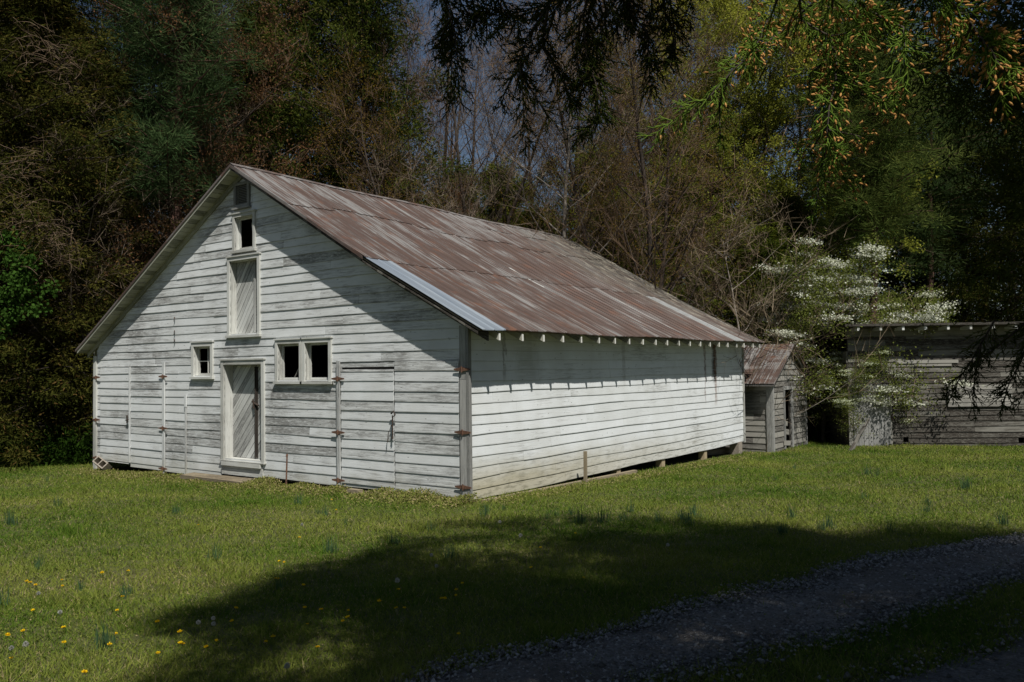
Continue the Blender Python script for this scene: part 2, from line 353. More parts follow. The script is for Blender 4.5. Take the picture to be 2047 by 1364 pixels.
def strip(A, B, n=260, k=9, lift=.022):
    A = resamp(A, n); B = resamp(B, n); s = np.linspace(0, 1, k)
    jit = np.stack([np.sin(np.arange(n)*.9)*.04+np.sin(np.arange(n)*.37)*.06, np.sin(np.arange(n)*.61+2)*.06], 0)
    P = A[:, None]*(1-s)[None, :, None]+B[:, None]*s[None, :, None]
    d = (B-A); d /= np.linalg.norm(d, axis=1)[:, None]
    P = P + d[:, None]*((1-s)[None, :, None]*jit[0][:, None, None]+s[None, :, None]*jit[1][:, None, None])
    Z = gz(P[..., 0], P[..., 1])+lift-.03*((s-.5)**2*4)[None]**2
    V = np.concatenate([P, Z[..., None]], -1).reshape(-1, 3)
    i, j = np.meshgrid(np.arange(n-1), np.arange(k-1), indexing='ij'); a = (i*k+j).ravel()
    return V, np.stack([a, a+1, a+k+1, a+k], 1), P
A1, B1 = UPE, LOE
nrm = np.array([.93, .37])*1.0
A2 = [np.array(p)+np.array([.62, -.22]) for p in LOE]; B2 = [np.array(p)+np.array([1.75, -.62]) for p in LOE]
Va, Fa, Pa = strip(A1, B1); Vb, Fb, Pb = strip(A2, B2)
tag(link('gravel_track', npmesh('gravel_track', np.r_[Va, Vb], np.r_[Fa, Fb+len(Va)], smooth=True), None, M['gravel']), kind='structure')
def road_mask(P):          # signed: True on gravel
    x, y = P[:, 0], P[:, 1]; res = np.zeros(len(P), bool)
    for PP in (Pa, Pb):
        c = PP[:, 4, :]; wd = np.linalg.norm(PP[:, -1]-PP[:, 0], axis=1)/2
        for s in range(0, len(P), 20000):
            q = P[s:s+20000, :2]; d = np.linalg.norm(q[:, None]-c[None, ::4], axis=2); k = d.argmin(1)
            res[s:s+20000] |= d[np.arange(len(q)), k] < wd[::4][k]*.93+RNG.normal(0, .06, len(q))
    return res
# loose stones
n = 52000; PP = np.concatenate([Pa, Pb]); idx = RNG.integers(20, len(PP)-40, n)
idx = np.where(RNG.random(n) < .65, RNG.integers(30, 190, n), idx)
s = np.where(RNG.random(n) < .45, np.clip(RNG.normal(0, .07, n), -.15, .3), RNG.random(n)); s = np.where((RNG.random(n) < .3), 1-s, s)
q = PP[idx, 0]*(1-s)[:, None]+PP[idx, -1]*s[:, None]+RNG.normal(0, .04, (n, 2))
sz = RNG.gamma(3., .0035, n)+.004
oc = np.array([[1, 0, 0], [-.4, .9, 0], [-.5, -.8, 0], [0, 0, .8], [.1, .1, -.6]])
rot = RNG.random(n)*6.28; cs, sn = np.cos(rot), np.sin(rot)
o = oc[None]*np.array([1, .8, .7])*(1+RNG.normal(0, .25, (n, 5, 3))); o = np.stack([o[..., 0]*cs[:, None]-o[..., 1]*sn[:, None], o[..., 0]*sn[:, None]+o[..., 1]*cs[:, None], o[..., 2]], -1)*sz[:, None, None]
V = np.concatenate([q, (gz(q[:, 0], q[:, 1])+.02)[:, None]], 1)[:, None]+o
f = np.array([[0, 1, 3], [1, 2, 3], [2, 0, 3], [1, 0, 4], [2, 1, 4], [0, 2, 4]])
F = (np.arange(n)[:, None, None]*5+f[None]).reshape(-1, 3)
M['stone'] = leaf_mat('stone', (.10, .095, .085), (.38, .365, .34), trans=0., objcol=False)
tag(link('loose_gravel', npmesh('loose_gravel', V.reshape(-1, 3), F, np.repeat(RNG.random(n)**1.6, 5)), None, M['stone']), 'loose grey stones scattered over the gravel track', 'gravel', kind='stuff')

# ------------------------------------------------------------------ siding
def intervals(lo, hi, holes):
    segs = [(lo, hi)]
    for a, b in holes:
        segs = [s for (c, d) in segs for s in ((c, min(d, a)), (max(c, b), d)) if s[1]-s[0] > .012]
    return segs
def siding(mb, O, U, Nn, z0, z1, xl, xr, holes=(), pitch=.175, lip=.012, off=0., joints=4.2, wav=.008, seed=0, lap=True, gap=0.):
    """courses of lapped boards. xl, xr = functions of z. holes = (x0,x1,z0,z1)"""
    R = random.Random(seed); O = np.array(O, float); U = np.array(U, float); Nn = np.array(Nn, float)
    row = 0; z = z0
    ph = [R.random()*6 for _ in range(400)]
    def W(x, k, zz):
        if zz <= z0+1e-4 and not lap: return 0
        return wav*(math.sin(x*.9+ph[k]*1.)+.6*math.sin(x*2.3+ph[k+1]*2))
    while z < z1-1e-3:
        zt = min(z+pitch, z1)
        cuts = sorted({z, zt} | {c for h in holes for c in (h[2], h[3]) if z+.004 < c < zt-.004})
        jx = []; x = xl(z)+R.uniform(.4, joints)
        while x < xr(z): jx.append(x); x += R.uniform(.55, 1.1)*joints
        rnds = [R.random() for _ in range(60)]; lips = [lip+R.uniform(-.003, .005) for _ in range(60)]
        for a, b in zip(cuts[:-1], cuts[1:]):
            hs = [(h[0], h[1]) for h in holes if h[2] < b-1e-3 and h[3] > a+1e-3]
            lo = min(xl(a), xl(b)); hi = max(xr(a), xr(b))
            for (s0, s1) in intervals(lo, hi, hs):
                bks = [s0]+[j for j in jx if s0+.05 < j < s1-.05]+[s1]
                for p, q in zip(bks[:-1], bks[1:]):
                    k = sum(1 for j in jx if j <= p+1e-6)
                    nseg = max(1, int((q-p)/.55)); r = rnds[k % 60]; lp = lips[k % 60]
                    q2 = q-(.004 if q in jx else 0)
                    xs = [p+(q2-p)*i/nseg for i in range(nseg+1)]
                    def P(x, zz, extra=0.):
                        lim = max(xl(zz), min(xr(zz), x)) if s0 == lo or s1 == hi else x
                        fr = (zz-z)/(zt-z); d = off+lp*(1-fr)+extra
                        top = zz >= zt-1e-4; kk = row+1 if top else row
                        wz = W(x, kk, zz) if (top or zz <= z+1e-4) else 0
                        if top: wz += .012
                        return O+U*lim+Nn*d+np.array([0, 0, zz+wz])
                    for x0, x1 in zip(xs[:-1], xs[1:]):
                        A, B, C_, D_ = P(x0, a), P(x1, a), P(x1, b), P(x0, b)
                        va, vb = (a-z)/pitch, (b-z)/pitch; o = r*41
                        mb.quad([A, B, C_, D_], [(x0+o, va, r), (x1+o, va, r), (x1+o, vb, r), (x0+o, vb, r)])
                        if a <= z+1e-4:
                            A2, B2 = P(x0, a, -lp-.004), P(x1, a, -lp-.004)
                            mb.quad([A2, B2, B, A], [(x0+o, 0, r)]*2+[(x1+o, 0, r)]*2)
                    # ends
                    for x in (xs[0], xs[-1]):
                        mb.quad([P(x, a), P(x, b), P(x, b, -lp-.02), P(x, a, -lp-.02)], [(x+o, va, r), (x+o, vb, r), (x+o, vb, r), (x+o, va, r)])
        z = zt; row += 1
def backing(mb, O, U, Nn, z0, z1, xl, xr, holes=(), off=-.03, th=.04, zstep=.5):
    O = np.array(O, float); U = np.array(U, float); Nn = np.array(Nn, float)
    zs = [z0]
    while zs[-1] < z1-1e-3: zs.append(min(z1, zs[-1]+zstep))
    zs = sorted(set(zs) | {c for h in holes for c in (h[2], h[3]) if z0 < c < z1})
    for a, b in zip(zs[:-1], zs[1:]):
        hs = [(h[0], h[1]) for h in holes if h[2] < b-1e-3 and h[3] > a+1e-3]
        lo = min(xl(a), xl(b)); hi = max(xr(a), xr(b))
        for s0, s1 in intervals(lo, hi, hs):
            def P(x, zz, d): return O+U*max(xl(zz), min(xr(zz), x))+Nn*d+np.array([0, 0, zz])
            mb.hexa([P(s0, a, off-th), P(s0, a, off), P(s0, b, off), P(s0, b, off-th), P(s1, a, off-th), P(s1, a, off), P(s1, b, off), P(s1, b, off-th)])

# ------------------------------------------------------------------ the barn
WD, LN = 12.05, 12.05; RX = -6.03; ZR = 6.30; ZE = 2.69
def roof_z(x):               # top of the tin over the cross-section
    pts = [(-12.45, 2.70), (-10.86, 3.60), (-7.98, 5.26), (RX, 6.37), (-2., 4.05), (.52, 2.74)]
    return float(np.interp(x, [p[0] for p in pts], [p[1] for p in pts]))
barn = empty('barn', (0, 0, 0), 'large old white clapboard barn with rusty tin gable roof, raised on piers in the grass', 'barn')
TH = .15
def inv_l(z):                # left limit of the wall under the roof at height z
    z = z+TH
    return float(np.interp(z, [2.70, 3.60, 5.26, 6.37], [-12.45, -10.86, -7.98, RX])) if z > roof_z(-WD) else -WD
def inv_r(z):
    z = z+TH
    return float(np.interp(-z, [-6.37, -4.05, -2.74], [RX, -2., .52])) if z > roof_z(0) else 0.
HOLES = {
 'door': (-6.68, -5.40, .30, 2.27), 'winL': (-7.77, -7.15, 2.04, 2.68), 'winA': (-4.88, -4.22, 1.94, 2.66), 'winB': (-4.06, -3.38, 1.94, 2.66),
 'hatch': (-6.46, -5.52, 2.90, 4.44), 'loft': (-6.28, -5.66, 4.66, 5.34), 'vent': (-6.22, -5.84, 5.60, 6.0),
 'dl1': (-11.80, -10.385, -.04, 2.28), 'dl2': (-10.365, -8.99, -.10, 2.29), 'dr1': (-3.05, -1.69, .06, 2.18), 'dr2': (-1.67, -.19, .02, 2.26)}
zb = -.14
hl = list(HOLES.values())
opening = [HOLES[k] for k in ('door', 'winL', 'winA', 'winB', 'hatch', 'loft', 'vent')]
mb = MB()
def xlg(z): return inv_l(z)+.10 if z > roof_z(-WD)-TH else -WD+.09
def xrg(z): return inv_r(z)-.02 if z > roof_z(0)-TH else -.17
siding(mb, (0, 0, 0), (1, 0, 0), (0, -1, 0), .0, 6.13, xlg, xrg, hl, seed=3)
siding(mb, (0, 0, 0), (1, 0, 0), (0, -1, 0), -.13, .0, lambda z: -8.93, lambda z: -6.80, (), pitch=.13, seed=5)
wall = mb.build('wall', M['gable'], barn); tag(wall, 'front gable wall of worn white clapboard')
mb = MB(); backing(mb, (0, 0, 0), (1, 0, 0), (0, -1, 0), -.05, 6.13, lambda z: inv_l(z)+.05, lambda z: inv_r(z)-.05, opening)
mb.build('wall_lining', M['dark'], barn)
# long wall facing +x
mb = MB()
siding(mb, (0, 0, 0), (0, 1, 0), (1, 0, 0), -.02, 2.87, lambda z: .02, lambda z: LN-.05, (), seed=11, lip=.012, wav=.010)
mb.build('wall', M['long'], barn)['label'] = 'long side wall of brighter white clapboard'
mb = MB()
backing(mb, (0, 0, 0), (0, 1, 0), (1, 0, 0), .02, 2.90, lambda z: .05, lambda z: LN-.05)
backing(mb, (-WD, 0, 0), (0, 1, 0), (-1, 0, 0), .02, 2.82, lambda z: .05, lambda z: LN-.05)
backing(mb, (0, LN, 0), (1, 0, 0), (0, 1, 0), .0, 6.13, lambda z: inv_l(z)+.05, lambda z: inv_r(z)-.05)
mb.box((-WD+.06, .08, -.02), (-.06, LN-.08, .04)); mb.build('wall_lining', M['dark'], barn)
mb = MB()
siding(mb, (-WD, 0, 0), (0, 1, 0), (-1, 0, 0), .0, 2.80, lambda z: .02, lambda z: LN, (), seed=12)
siding(mb, (0, LN, 0), (1, 0, 0), (0, 1, 0), .0, 6.13, lambda z: inv_l(z)+.05, lambda z: inv_r(z)-.05, (), seed=13)
mb.build('wall', M['long'], barn)['label'] = 'rear walls of white clapboard'
# corner boards
mb = MB()
mb.box((-.165, -.055, -.04), (-.02, -.002, 1.95), 2); mb.box((-.165, -.05, 1.955), (-.03, -.002, 2.84), 2); mb.box((-.018, -.06, -.02), (.034, .016, 2.84), 2)
mb.build('corner_board', M['post'], barn)['label'] = 'bare grey corner board'
mb = MB(); mb.box((-WD-.03, -.055, -.27), (-WD+.085, -.002, 2.55), 2); mb.box((-WD-.05, -.05, -.2), (-WD-.031, .1, 2.5), 2)
mb.build('corner_board', M['trim'], barn)
mb = MB(); mb.box((-.01, LN-.05, -.04), (.035, LN+.04, 2.6), 2); mb.build('corner_board', M['trim'], barn)
# frieze boards and boarded underside of the overhanging rake
YF = -.31; YB = LN+.32
def rake(x0, x1, name='soffit'):
    mb = MB(); L = math.hypot(x1-x0, roof_z(x1)-roof_z(x0)); n = int(L/.15)
    for i in range(n):
        a, b = x0+(x1-x0)*i/n, x0+(x1-x0)*(i+1)/n
        b -= (x1-x0)/n*.09
        za, zb_ = roof_z(a)-.075, roof_z(b)-.075
        for ya, yb in ((YF+.012, .0),):
            e = random.uniform(0, .012)
            mb.hexa([(a, ya, za-.022-e), (b, ya, zb_-.022-e), (b, ya, zb_), (a, ya, za), (a, yb, za-.022-e), (b, yb, zb_-.022-e), (b, yb, zb_), (a, yb, za)])
    for x_a, x_b, in ((x0, x1),):
        k = 14
        for i in range(k):
            a, b = x0+(x1-x0)*i/k, x0+(x1-x0)*(i+1)/k
            for ya, yb in ((YF+.006, YF+.03),):
                if x0 > RX: continue
                mb.hexa([(a, ya, roof_z(a)-.105), (a, yb, roof_z(a)-.105), (a, yb, roof_z(a)-.03), (a, ya, roof_z(a)-.03), (b, ya, roof_z(b)-.105), (b, yb, roof_z(b)-.105), (b, yb, roof_z(b)-.03), (b, ya, roof_z(b)-.03)], rnd=.4)
            mb.hexa([(a, -.045, roof_z(a)-.22), (a, -.004, roof_z(a)-.22), (a, -.004, roof_z(a)-.10), (a, -.045, roof_z(a)-.10), (b, -.045, roof_z(b)-.22), (b, -.004, roof_z(b)-.22), (b, -.004, roof_z(b)-.10), (b, -.045, roof_z(b)-.10)], rnd=.7)
    return mb.build(name, M['soffit' if x0 < RX else 'old'], barn)  # darkness beneath the tin on the right rake is put into the board colour
rake(-12.40, RX-.005); rake(.42, RX+.005)
# rafter tails
def tail(y, sgn):
    mb = MB(); x_in, x_out = (-.10, .515) if sgn > 0 else (-WD+.10, -12.44)
    zi, zo = roof_z(x_in)-.055, roof_z(x_out)-.05
    mb.hexa([(x_in, y-.021, zi-.13), (x_in, y+.021, zi-.13), (x_in, y+.021, zi), (x_in, y-.021, zi), (x_out, y-.024, zo-.112), (x_out, y+.024, zo-.112), (x_out, y+.021, zo), (x_out, y-.021, zo)])
    mb.m[5] = 1; mb.m[0] = mb.m[1] = mb.m[2] = mb.m[3] = 0  # end face pale as if sunlit, shaded sides in the darker soffit colour
    return mb.build('rafter_tail', [M['soffit'], M['tailend_lit']], barn)
for i, y in enumerate([.16, .80, 1.43, 2.05, 2.67, 3.32, 3.94, 4.53, 5.13, 5.72, 6.28, 6.88, 7.47, 8.06, 8.63, 9.19, 9.75, 10.35, 10.87, 11.54, 12.04]):
    tail(y, 1)
    if i % 3 == 0: tail(y, -1)
# decking between the tin and the rafters (seen dark from below at the eave)
mb = MB()
for a, b in ((.44, RX), (-12.38, RX)):
    k = 40
    for i in range(k):
        c0, c1 = a+(b-a)*i/k, a+(b-a)*(i+1)/k-(b-a)/k*.06
        z0_, z1_ = roof_z(c0)-.03, roof_z(c1)-.03
        mb.hexa([(c0, YF+.035, z0_-.022), (c1, YF+.035, z1_-.022), (c1, YF+.035, z1_), (c0, YF+.035, z0_), (c0, YB-.04, z0_-.022), (c1, YB-.04, z1_-.022), (c1, YB-.04, z1_), (c0, YB-.04, z0_)])
mb.build('roof_deck', M['plank'], barn)
# tin: 0.61 m sheets with five ribs, three sheets up each slope, uneven laps
def tin(sheets, name, mat, side, lift=0., label=None):
    mb = MB()
    xe, sgn = (.535, 1) if side > 0 else (-12.47, -1)
    L = 7.47
    def pt(s, y, h):         # s = distance up the slope from the eave
        x = xe+(RX-xe)*s/L; dx = .05
        z = roof_z(x); zz = roof_z(x+dx)-roof_z(x-dx); n = np.array([-zz, 0, 2*dx]); n /= np.linalg.norm(n)
        sag = -.03*math.exp(-((y-8.5)/2.)**2)*max(0, s/L) + .012*math.sin(y*1.3+s)
        return np.array([x, y, z+sag])+n*h
    for (y0, y1, s0, s1, lv) in sheets:
        r = random.random(); ns = max(2, int((s1-s0)/.6)); w_ = y1-y0
        prof = []
        ribs = [(.012, .016), (.052, .016), (w_/2, .014), (w_-.052, .016), (w_-.012, .016)]
        prof.append((0, 0))
        for c_, h in ribs: prof += [(max(0, c_-.016), 0), (c_, h), (min(w_, c_+.016), 0)]
        prof.append((w_, 0)); prof = sorted(set(prof))
        e0 = random.uniform(-.012, .012)
        def Q(s, yy, h, lift_): return pt(s+(e0*(yy/w_) if s == s0 else 0), y0+yy, h+lift_)
        lifts = .004+lv*.006+lift
        for i in range(ns):
            a, b = s0+(s1-s0)*i/ns, s0+(s1-s0)*(i+1)/ns
            for (p, hp), (q_, hq) in zip(prof[:-1], prof[1:]):
                if q_-p < 1e-4: continue
                la = lifts+(.010 if i == 0 and s0 > .1 else 0); lb = lifts
                bc = [(a+r*31, p+y0, r), (a+r*31, q_+y0, r), (b+r*31, q_+y0, r), (b+r*31, p+y0, r)]
                mb.quad([Q(a, p, hp, la), Q(a, q_, hq, la), Q(b, q_, hq, lb), Q(b, p, hp, lb)], bc)
                if i == 0:
                    mb.quad([Q(a, p, hp, la), Q(a, q_, hq, la), Q(a, q_, hq, la-.012), Q(a, p, hp, la-.012)], bc)
    o = mb.build(name, mat, barn)
    if label: o['label'] = label
    return o
sheets, newer = [], []
y = YF; k = 0
while y < YB-.05:
    y1 = min(y+.613, YB)
    s_a = 2.93+random.uniform(-.03, .03)+(.0 if k % 4 else .06); s_b = 5.45+random.choice([-.12, 0, 0, .12])+random.uniform(-.04, .04)
    e = random.uniform(-.008, .008)
    rows = [(e, s_a+.09, 0), (s_a, s_b+.09, 1), (s_b, 7.47, 2)]
    if random.random() < .3: rows[2] = (s_b, 6.65, 2); rows.append((6.55, 7.47, 3))
    for ri, (a, b, lv) in enumerate(rows):
        if ri == 0 and (k == 0 or k == 17): newer.append((y, y1, a-(.02 if k else .0), s_a+.06, lv))
        else: sheets.append((y-.004, y1+.004, a, b, lv+(k % 2)*.4))
    y = y1; k += 1
tin(sheets, 'tin_roofing', M['roof'], 1)
for i, sh in enumerate(newer):
    tin([sh], 'tin_sheet', M['tin' if i == 0 else 'tin2'], 1, label=('unrusted blue grey sheet at the front eave', 'paler sheet near the far end')[i])
tin([(a, b, c, d, e) for a, b, c, d, e in sheets if c < 9], 'tin_roofing', M['roof'], -1)
mb = MB()     # ridge roll and metal rake edges
yy = np.linspace(YF-.01, YB, 26)
for a, b in zip(yy[:-1], yy[1:]):
    def rz_(y): return 6.385-.03*math.exp(-((y-8.5)/2.)**2)+.012*math.sin(y*1.3+7.4)
    for s in (1, -1):
        mb.quad([(RX, a, rz_(a)+.022), (RX+.14*s, a, rz_(a)-.055), (RX+.14*s, b, rz_(b)-.055), (RX, b, rz_(b)+.022)], [(a, .1, .3), (a, .6, .3), (b, .6, .3), (b, .1, .3)])
for s, xe in ((1, .54), (-1, -12.47)):
    k = 22
    for i in range(k):
        a, b = xe+(RX-xe)*i/k, xe+(RX-xe)*(i+1)/k
        if s > 0 and a > -2.0: continue
        for y0, y1 in ((YF-.012, YF-.002),):
            r = .2+.5*(i//7 % 2)
            mb.hexa([(a, y0, roof_z(a)-.05), (a, y1, roof_z(a)-.05), (a, y1, roof_z(a)+.012), (a, y0, roof_z(a)+.012), (b, y0, roof_z(b)-.05), (b, y1, roof_z(b)-.05), (b, y1, roof_z(b)+.012), (b, y0, roof_z(b)+.012)], rnd=r)
mb.build('roof_edging', M['roof'], barn)
mb = MB(); s = .574  # thin bright strips standing for a white scrape across the tin
for a, b, w_ in ((-2.55, -2.0, .05), (-1.95, -1.65, .04)):
    y = 4.55+(a+2.55)*.05
    mb.hexa([(a, y, roof_z(a)+.02), (a, y+w_, roof_z(a)+.02), (a, y+w_, roof_z(a)+.035), (a, y, roof_z(a)+.035), (b, y+.04, roof_z(b)+.02), (b, y+.04+w_, roof_z(b)+.02), (b, y+.04+w_, roof_z(b)+.035), (b, y+.04, roof_z(b)+.035)])
mb.build('roof_scrape_strip', M['trim'], barn)

# doors on the gable
def hinge(x, z, n=(0, -1), s=.17, parent=None, y=-.062):
    mb = MB()
    for sg in (-1, 1):
        mb.hexa([(x, y, z-.035), (x, y+.008, z-.035), (x, y+.008, z+.035), (x, y, z+.035), (x+sg*s, y, z-.012), (x+sg*s, y+.012, z-.012), (x+sg*s, y+.012, z+.012), (x+sg*s, y, z+.012)])
    mb.tube([(x, y-.006, z-.05), (x, y-.006, z+.05)], .012, 6)
    return mb.build('hinge', M['rust'], parent)
def door_leaf(h, seed, hinge_x=None, hz=(), latch=None, sag=0., gaptop=0., label=None):
    x0, x1, z0, z1 = h; mb = MB()
    siding(mb, (0, 0, 0), (1, 0, 0), (0, -1, 0), 0., z1, lambda z: x0+.008, lambda z: x1-.008, ((x0-1, x1+1, -9, z0),) if z0 > 0 else (), seed=seed, off=.022+sag, joints=20, wav=.005)
    if z0 < -.01: siding(mb, (0, 0, 0), (1, 0, 0), (0, -1, 0), z0, 0., lambda z: x0+.008, lambda z: x1-.008, (), pitch=-z0, seed=seed+1, off=.022+sag, joints=20, wav=.003)
    mb.box((x0+.012, -.02-sag, max(z0, -.02)+.01), (x1-.012, -.002, z1-.01), 0)
    d = mb.build('door', M['gable'], barn)
    if label: d['label'] = label
    for z in hz: hinge(hinge_x, z, parent=d, y=-.066-sag)
    return d
dl1 = door_leaf(HOLES['dl1'], 21, -11.93, (2.02, .97, .03)); dl2 = door_leaf(HOLES['dl2'], 22, -8.93, (2.03, .86, -.05), sag=.008)
HD = dict(HOLES); HD['dr1'] = (-3.05, -1.69, .06, 2.13)
dr1 = door_leaf(HD['dr1'], 23, -3.10, (1.97, .98, .10), label='wide barn door leaf with gap above it'); dr2 = door_leaf(HOLES['dr2'], 24, -.10, (2.12, 1.09, .20), sag=.006)
# battens beside the doors
mb = MB()
for lo_, hi_ in (((-8.985, -.058, -.24), (-8.895, -.03, 2.36)), ((-8.09, -.05, -.16), (-8.05, -.028, 1.36)), ((-8.11, -.054, 1.36), (-8.04, -.028, 1.62)), ((-10.405, -.064, .0), (-10.355, -.045, 2.26)), ((-3.14, -.058, .02), (-3.06, -.03, 2.30))):
    mb = MB(); mb.box(lo_, hi_, 2); mb.build('batten', M['gable'], barn)
mb = MB(); mb.box((-10.47, -.085, .93), (-10.43, -.066, 1.12), 2); mb.tube([(-10.5, -.09, 1.0), (-10.36, -.09, 1.02)], .012, 6); mb.build('latch', M['iron'], dl1)
mb = MB()    # hasp, chain and hook hanging between the right-hand doors
mb.tube([(-1.70, -.09, 1.36), (-1.63, -.10, 1.40), (-1.60, -.09, 1.34), (-1.66, -.09, 1.30)], .014, 6)
for i in range(9):
    z = 1.33-i*.045; mb.tube([(-1.67+.01*(i % 2), -.085, z), (-1.665-.01*(i % 2), -.092, z-.05)], .012, 5)
mb.tube([(-1.69, -.09, 1.16), (-1.76, -.10, 1.02), (-1.78, -.10, .86)], .008, 5); mb.build('chain', M['iron'], dr2)

def plankdoor(name, h, depth, wd, ang, mat, parent, strip_x=None):
    """recessed door of diagonal boards with jambs, head and sill"""
    x0, x1, z0, z1 = h; y = depth
    mb = MB(); d = np.array([math.cos(ang), math.sin(ang)]); nn = np.array([-d[1], d[0]])
    # clip each diagonal board against the door rectangle
    ext = abs(x1-x0)+abs(z1-z0); k = int(ext/wd)+2
    c0 = np.array([(x0+x1)/2, (z0+z1)/2])
    for i in range(-k, k+1):
        a = nn@c0+i*wd; b = a+wd-random.uniform(.004, .011)
        poly = [(x0+.02, z0+.02), (x1-.02, z0+.02), (x1-.02, z1-.02), (x0+.02, z1-.02)]
        for lim, sg in ((a, 1), (b, -1)):
            out = []
            for p, q in zip(poly, poly[1:]+poly[:1]):
                fp, fq = sg*(nn@np.array(p)-lim), sg*(nn@np.array(q)-lim)
                if fp >= 0: out.append(p)
                if fp*fq < 0:
                    s = fp/(fp-fq); out.append((p[0]+(q[0]-p[0])*s, p[1]+(q[1]-p[1])*s))
            poly = out
            if len(poly) < 3: break
        if len(poly) < 3: continue
        r = random.random(); e = random.uniform(0, .004)
        mb.quad([(p[0], y-e, p[1]) for p in poly], [(d@np.array(p)+r*40, (nn@np.array(p)-a)/wd, r) for p in poly])
    dr = mb.build(name, mat, parent)
    mb = MB(); mb.box((x0+.02, y+.006, z0+.02), (x1-.02, y+.03, z1-.02), 2); mb.build('backing', M['dark'], dr)
    if strip_x:
        mb = MB(); mb.box((strip_x-.03, y-.028, z0+.03), (strip_x+.03, y-.006, z1-.03), 2); mb.build('strip', M['doorw'], dr)
    return dr
def frame(h, tw, depth, parent, name='frame', sill=.05, head=.03, mat='trim', dy=0.):
    x0, x1, z0, z1 = h; mb = MB(); f = -.045+dy
    mb.box((x0-tw, f, z0-.02), (x0, -.004, z1+tw), 2); mb.box((x1, f, z0-.02), (x1+tw, -.004, z1+tw), 2)
    mb.box((x0+.001, f, z1), (x1-.001, -.004, z1+tw), 0); mb.box((x0-tw-.02, f-.018, z1+tw), (x1+tw+.02, -.004, z1+tw+head), 0)
    mb.box((x0-tw-.03, f-.025, z0-.02-sill), (x1+tw+.03, -.004, z0-.021), 0)
    # reveals
    mb.box((x0-.02, -.003, z0-.02), (x0+.012, depth+.03, z1), 2); mb.box((x1-.012, -.003, z0-.02), (x1+.02, depth+.03, z1), 2)
    mb.box((x0+.013, -.003, z1-.015), (x1-.013, depth+.03, z1+.015), 0); mb.box((x0+.013, -.003, z0-.03), (x1-.013, depth+.03, z0+.012), 0)
    return mb.build(name, M[mat], parent)
d = plankdoor('door', HOLES['door'], .19, .125, math.radians(48), M['doorw'], barn, None); d['label'] = 'narrow central door of diagonal boards'
frame(HOLES['door'], .09, .17, d, sill=.02)
mb = MB(); mb.box((-5.86, .14, .34), (-5.84, .186, 2.22), 2); mb.box((-5.835, .165, .34), (-5.80, .186, 2.22), 2); mb.build('strip', M['dark'], d)
mb = MB(); mb.tube([(-5.95, .15, 1.50), (-5.84, .13, 1.46), (-5.74, .15, 1.42)], .02, 6); mb.tube([(-5.88, .12, 1.55), (-5.86, .12, 1.36)], .018, 6); mb.build('latch', M['iron'], d)
mb = MB(); mb.box((-6.70, -.085, .17), (-5.40, -.01, .25), 0); mb.build('sill', M['trim'], d)
mb = MB(); mb.box((-6.74, -.04, -.02), (-5.36, -.012, .165), 0); mb.build('kick_board', M['trim'], d)
ht = plankdoor('hatch', HOLES['hatch'], .13, .10, math.radians(55), M['doorw'], barn, -5.80); ht['label'] = 'loft hatch of diagonal boards above the door'
frame(HOLES['hatch'], .075, .12, ht)
def window(h, tw, muntins=(), label=None, sill=.05):
    x0, x1, z0, z1 = h
    root = frame(h, tw, .10, barn, 'window', sill=sill)
    if label: root['label'] = label
    mb = MB(); s = .045
    for b in ((x0+.014, x0+s, z0+.014, z1-.016), (x1-s, x1-.014, z0+.014, z1-.016)): mb.box((b[0], .07, b[2]), (b[1], .10, b[3]), 2)
    mb.box((x0+s+.001, .07, z0+.014), (x1-s-.001, .10, z0+s+.01), 0); mb.box((x0+s+.001, .07, z1-s), (x1-s-.001, .10, z1-.016), 0)
    for kind, v in muntins:
        if kind == 'v': mb.box((v-.012, .075, z0+s+.012), (v+.012, .095, z1-s-.002), 2)
        else: mb.box((x0+s+.002, .078, v-.01), (x1-s-.002, .092, v+.01), 0)
    mb.build('sash', M['trim'], root); return root
w1 = window(HOLES['winL'], .085, (('v', -7.40), ('h', 2.36)), 'small window left of the door with one muntin cross')
mb = MB(); mb.box((-7.36, .22, 2.02), (-7.0, .30, 2.38), 2); mb.build('debris', M['hay'], w1)
w2 = window(HOLES['winA'], .075, (), 'left opening of the paired window'); w3 = window(HOLES['winB'], .075, (), 'right opening of the paired window')
mb = MB(); mb.box((-4.44, .16, 1.9), (-4.2, .19, 2.42), 2); mb.bar((-4.66, .2, 1.96), (-4.46, .18, 2.2), .03, .02); mb.build('board', M['grey'], w2)
mb = MB(); mb.box((-4.14, -.07, 1.90), (-4.135, -.063, 2.7), 2); mb.build('mullion', M['trim'], w3)
w4 = window(HOLES['loft'], .07, (), 'small loft window near the peak')
mb = MB(); mb.tube([(-5.80, .05, 5.32), (-5.77, .04, 5.22), (-5.81, .05, 5.14), (-5.78, .05, 5.02)], .007, 5); mb.build('hanging_string', M['trim'], w4)
mb = MB(); h = HOLES['vent']
for i in range(11):
    z = h[2]+.02+i*.035; mb.hexa([(h[0], -.03, z), (h[0], -.025, z-.006), (h[0], .02, z+.022), (h[0], .015, z+.028), (h[1], -.03, z), (h[1], -.025, z-.006), (h[1], .02, z+.022), (h[1], .015, z+.028)], rnd=.5)
v = mb.build('vent', M['post'], barn); v['label'] = 'louvred gable vent at the peak'
mb = MB(); x0, x1, z0, z1 = h
mb.box((x0-.075, -.05, z0-.06), (x0, -.004, z1+.06), 2); mb.box((x1, -.05, z0-.06), (x1+.075, -.004, z1+.06), 2); mb.box((x0+.001, -.05, z1), (x1-.001, -.004, z1+.06), 0); mb.box((x0+.001, -.05, z0-.06), (x1-.001, -.004, z0), 0)
mb.box((x0-.1, -.08, z0-.10), (x1+.1, -.004, z0-.061), 0); mb.build('frame', M['post'], v)
mb = MB()
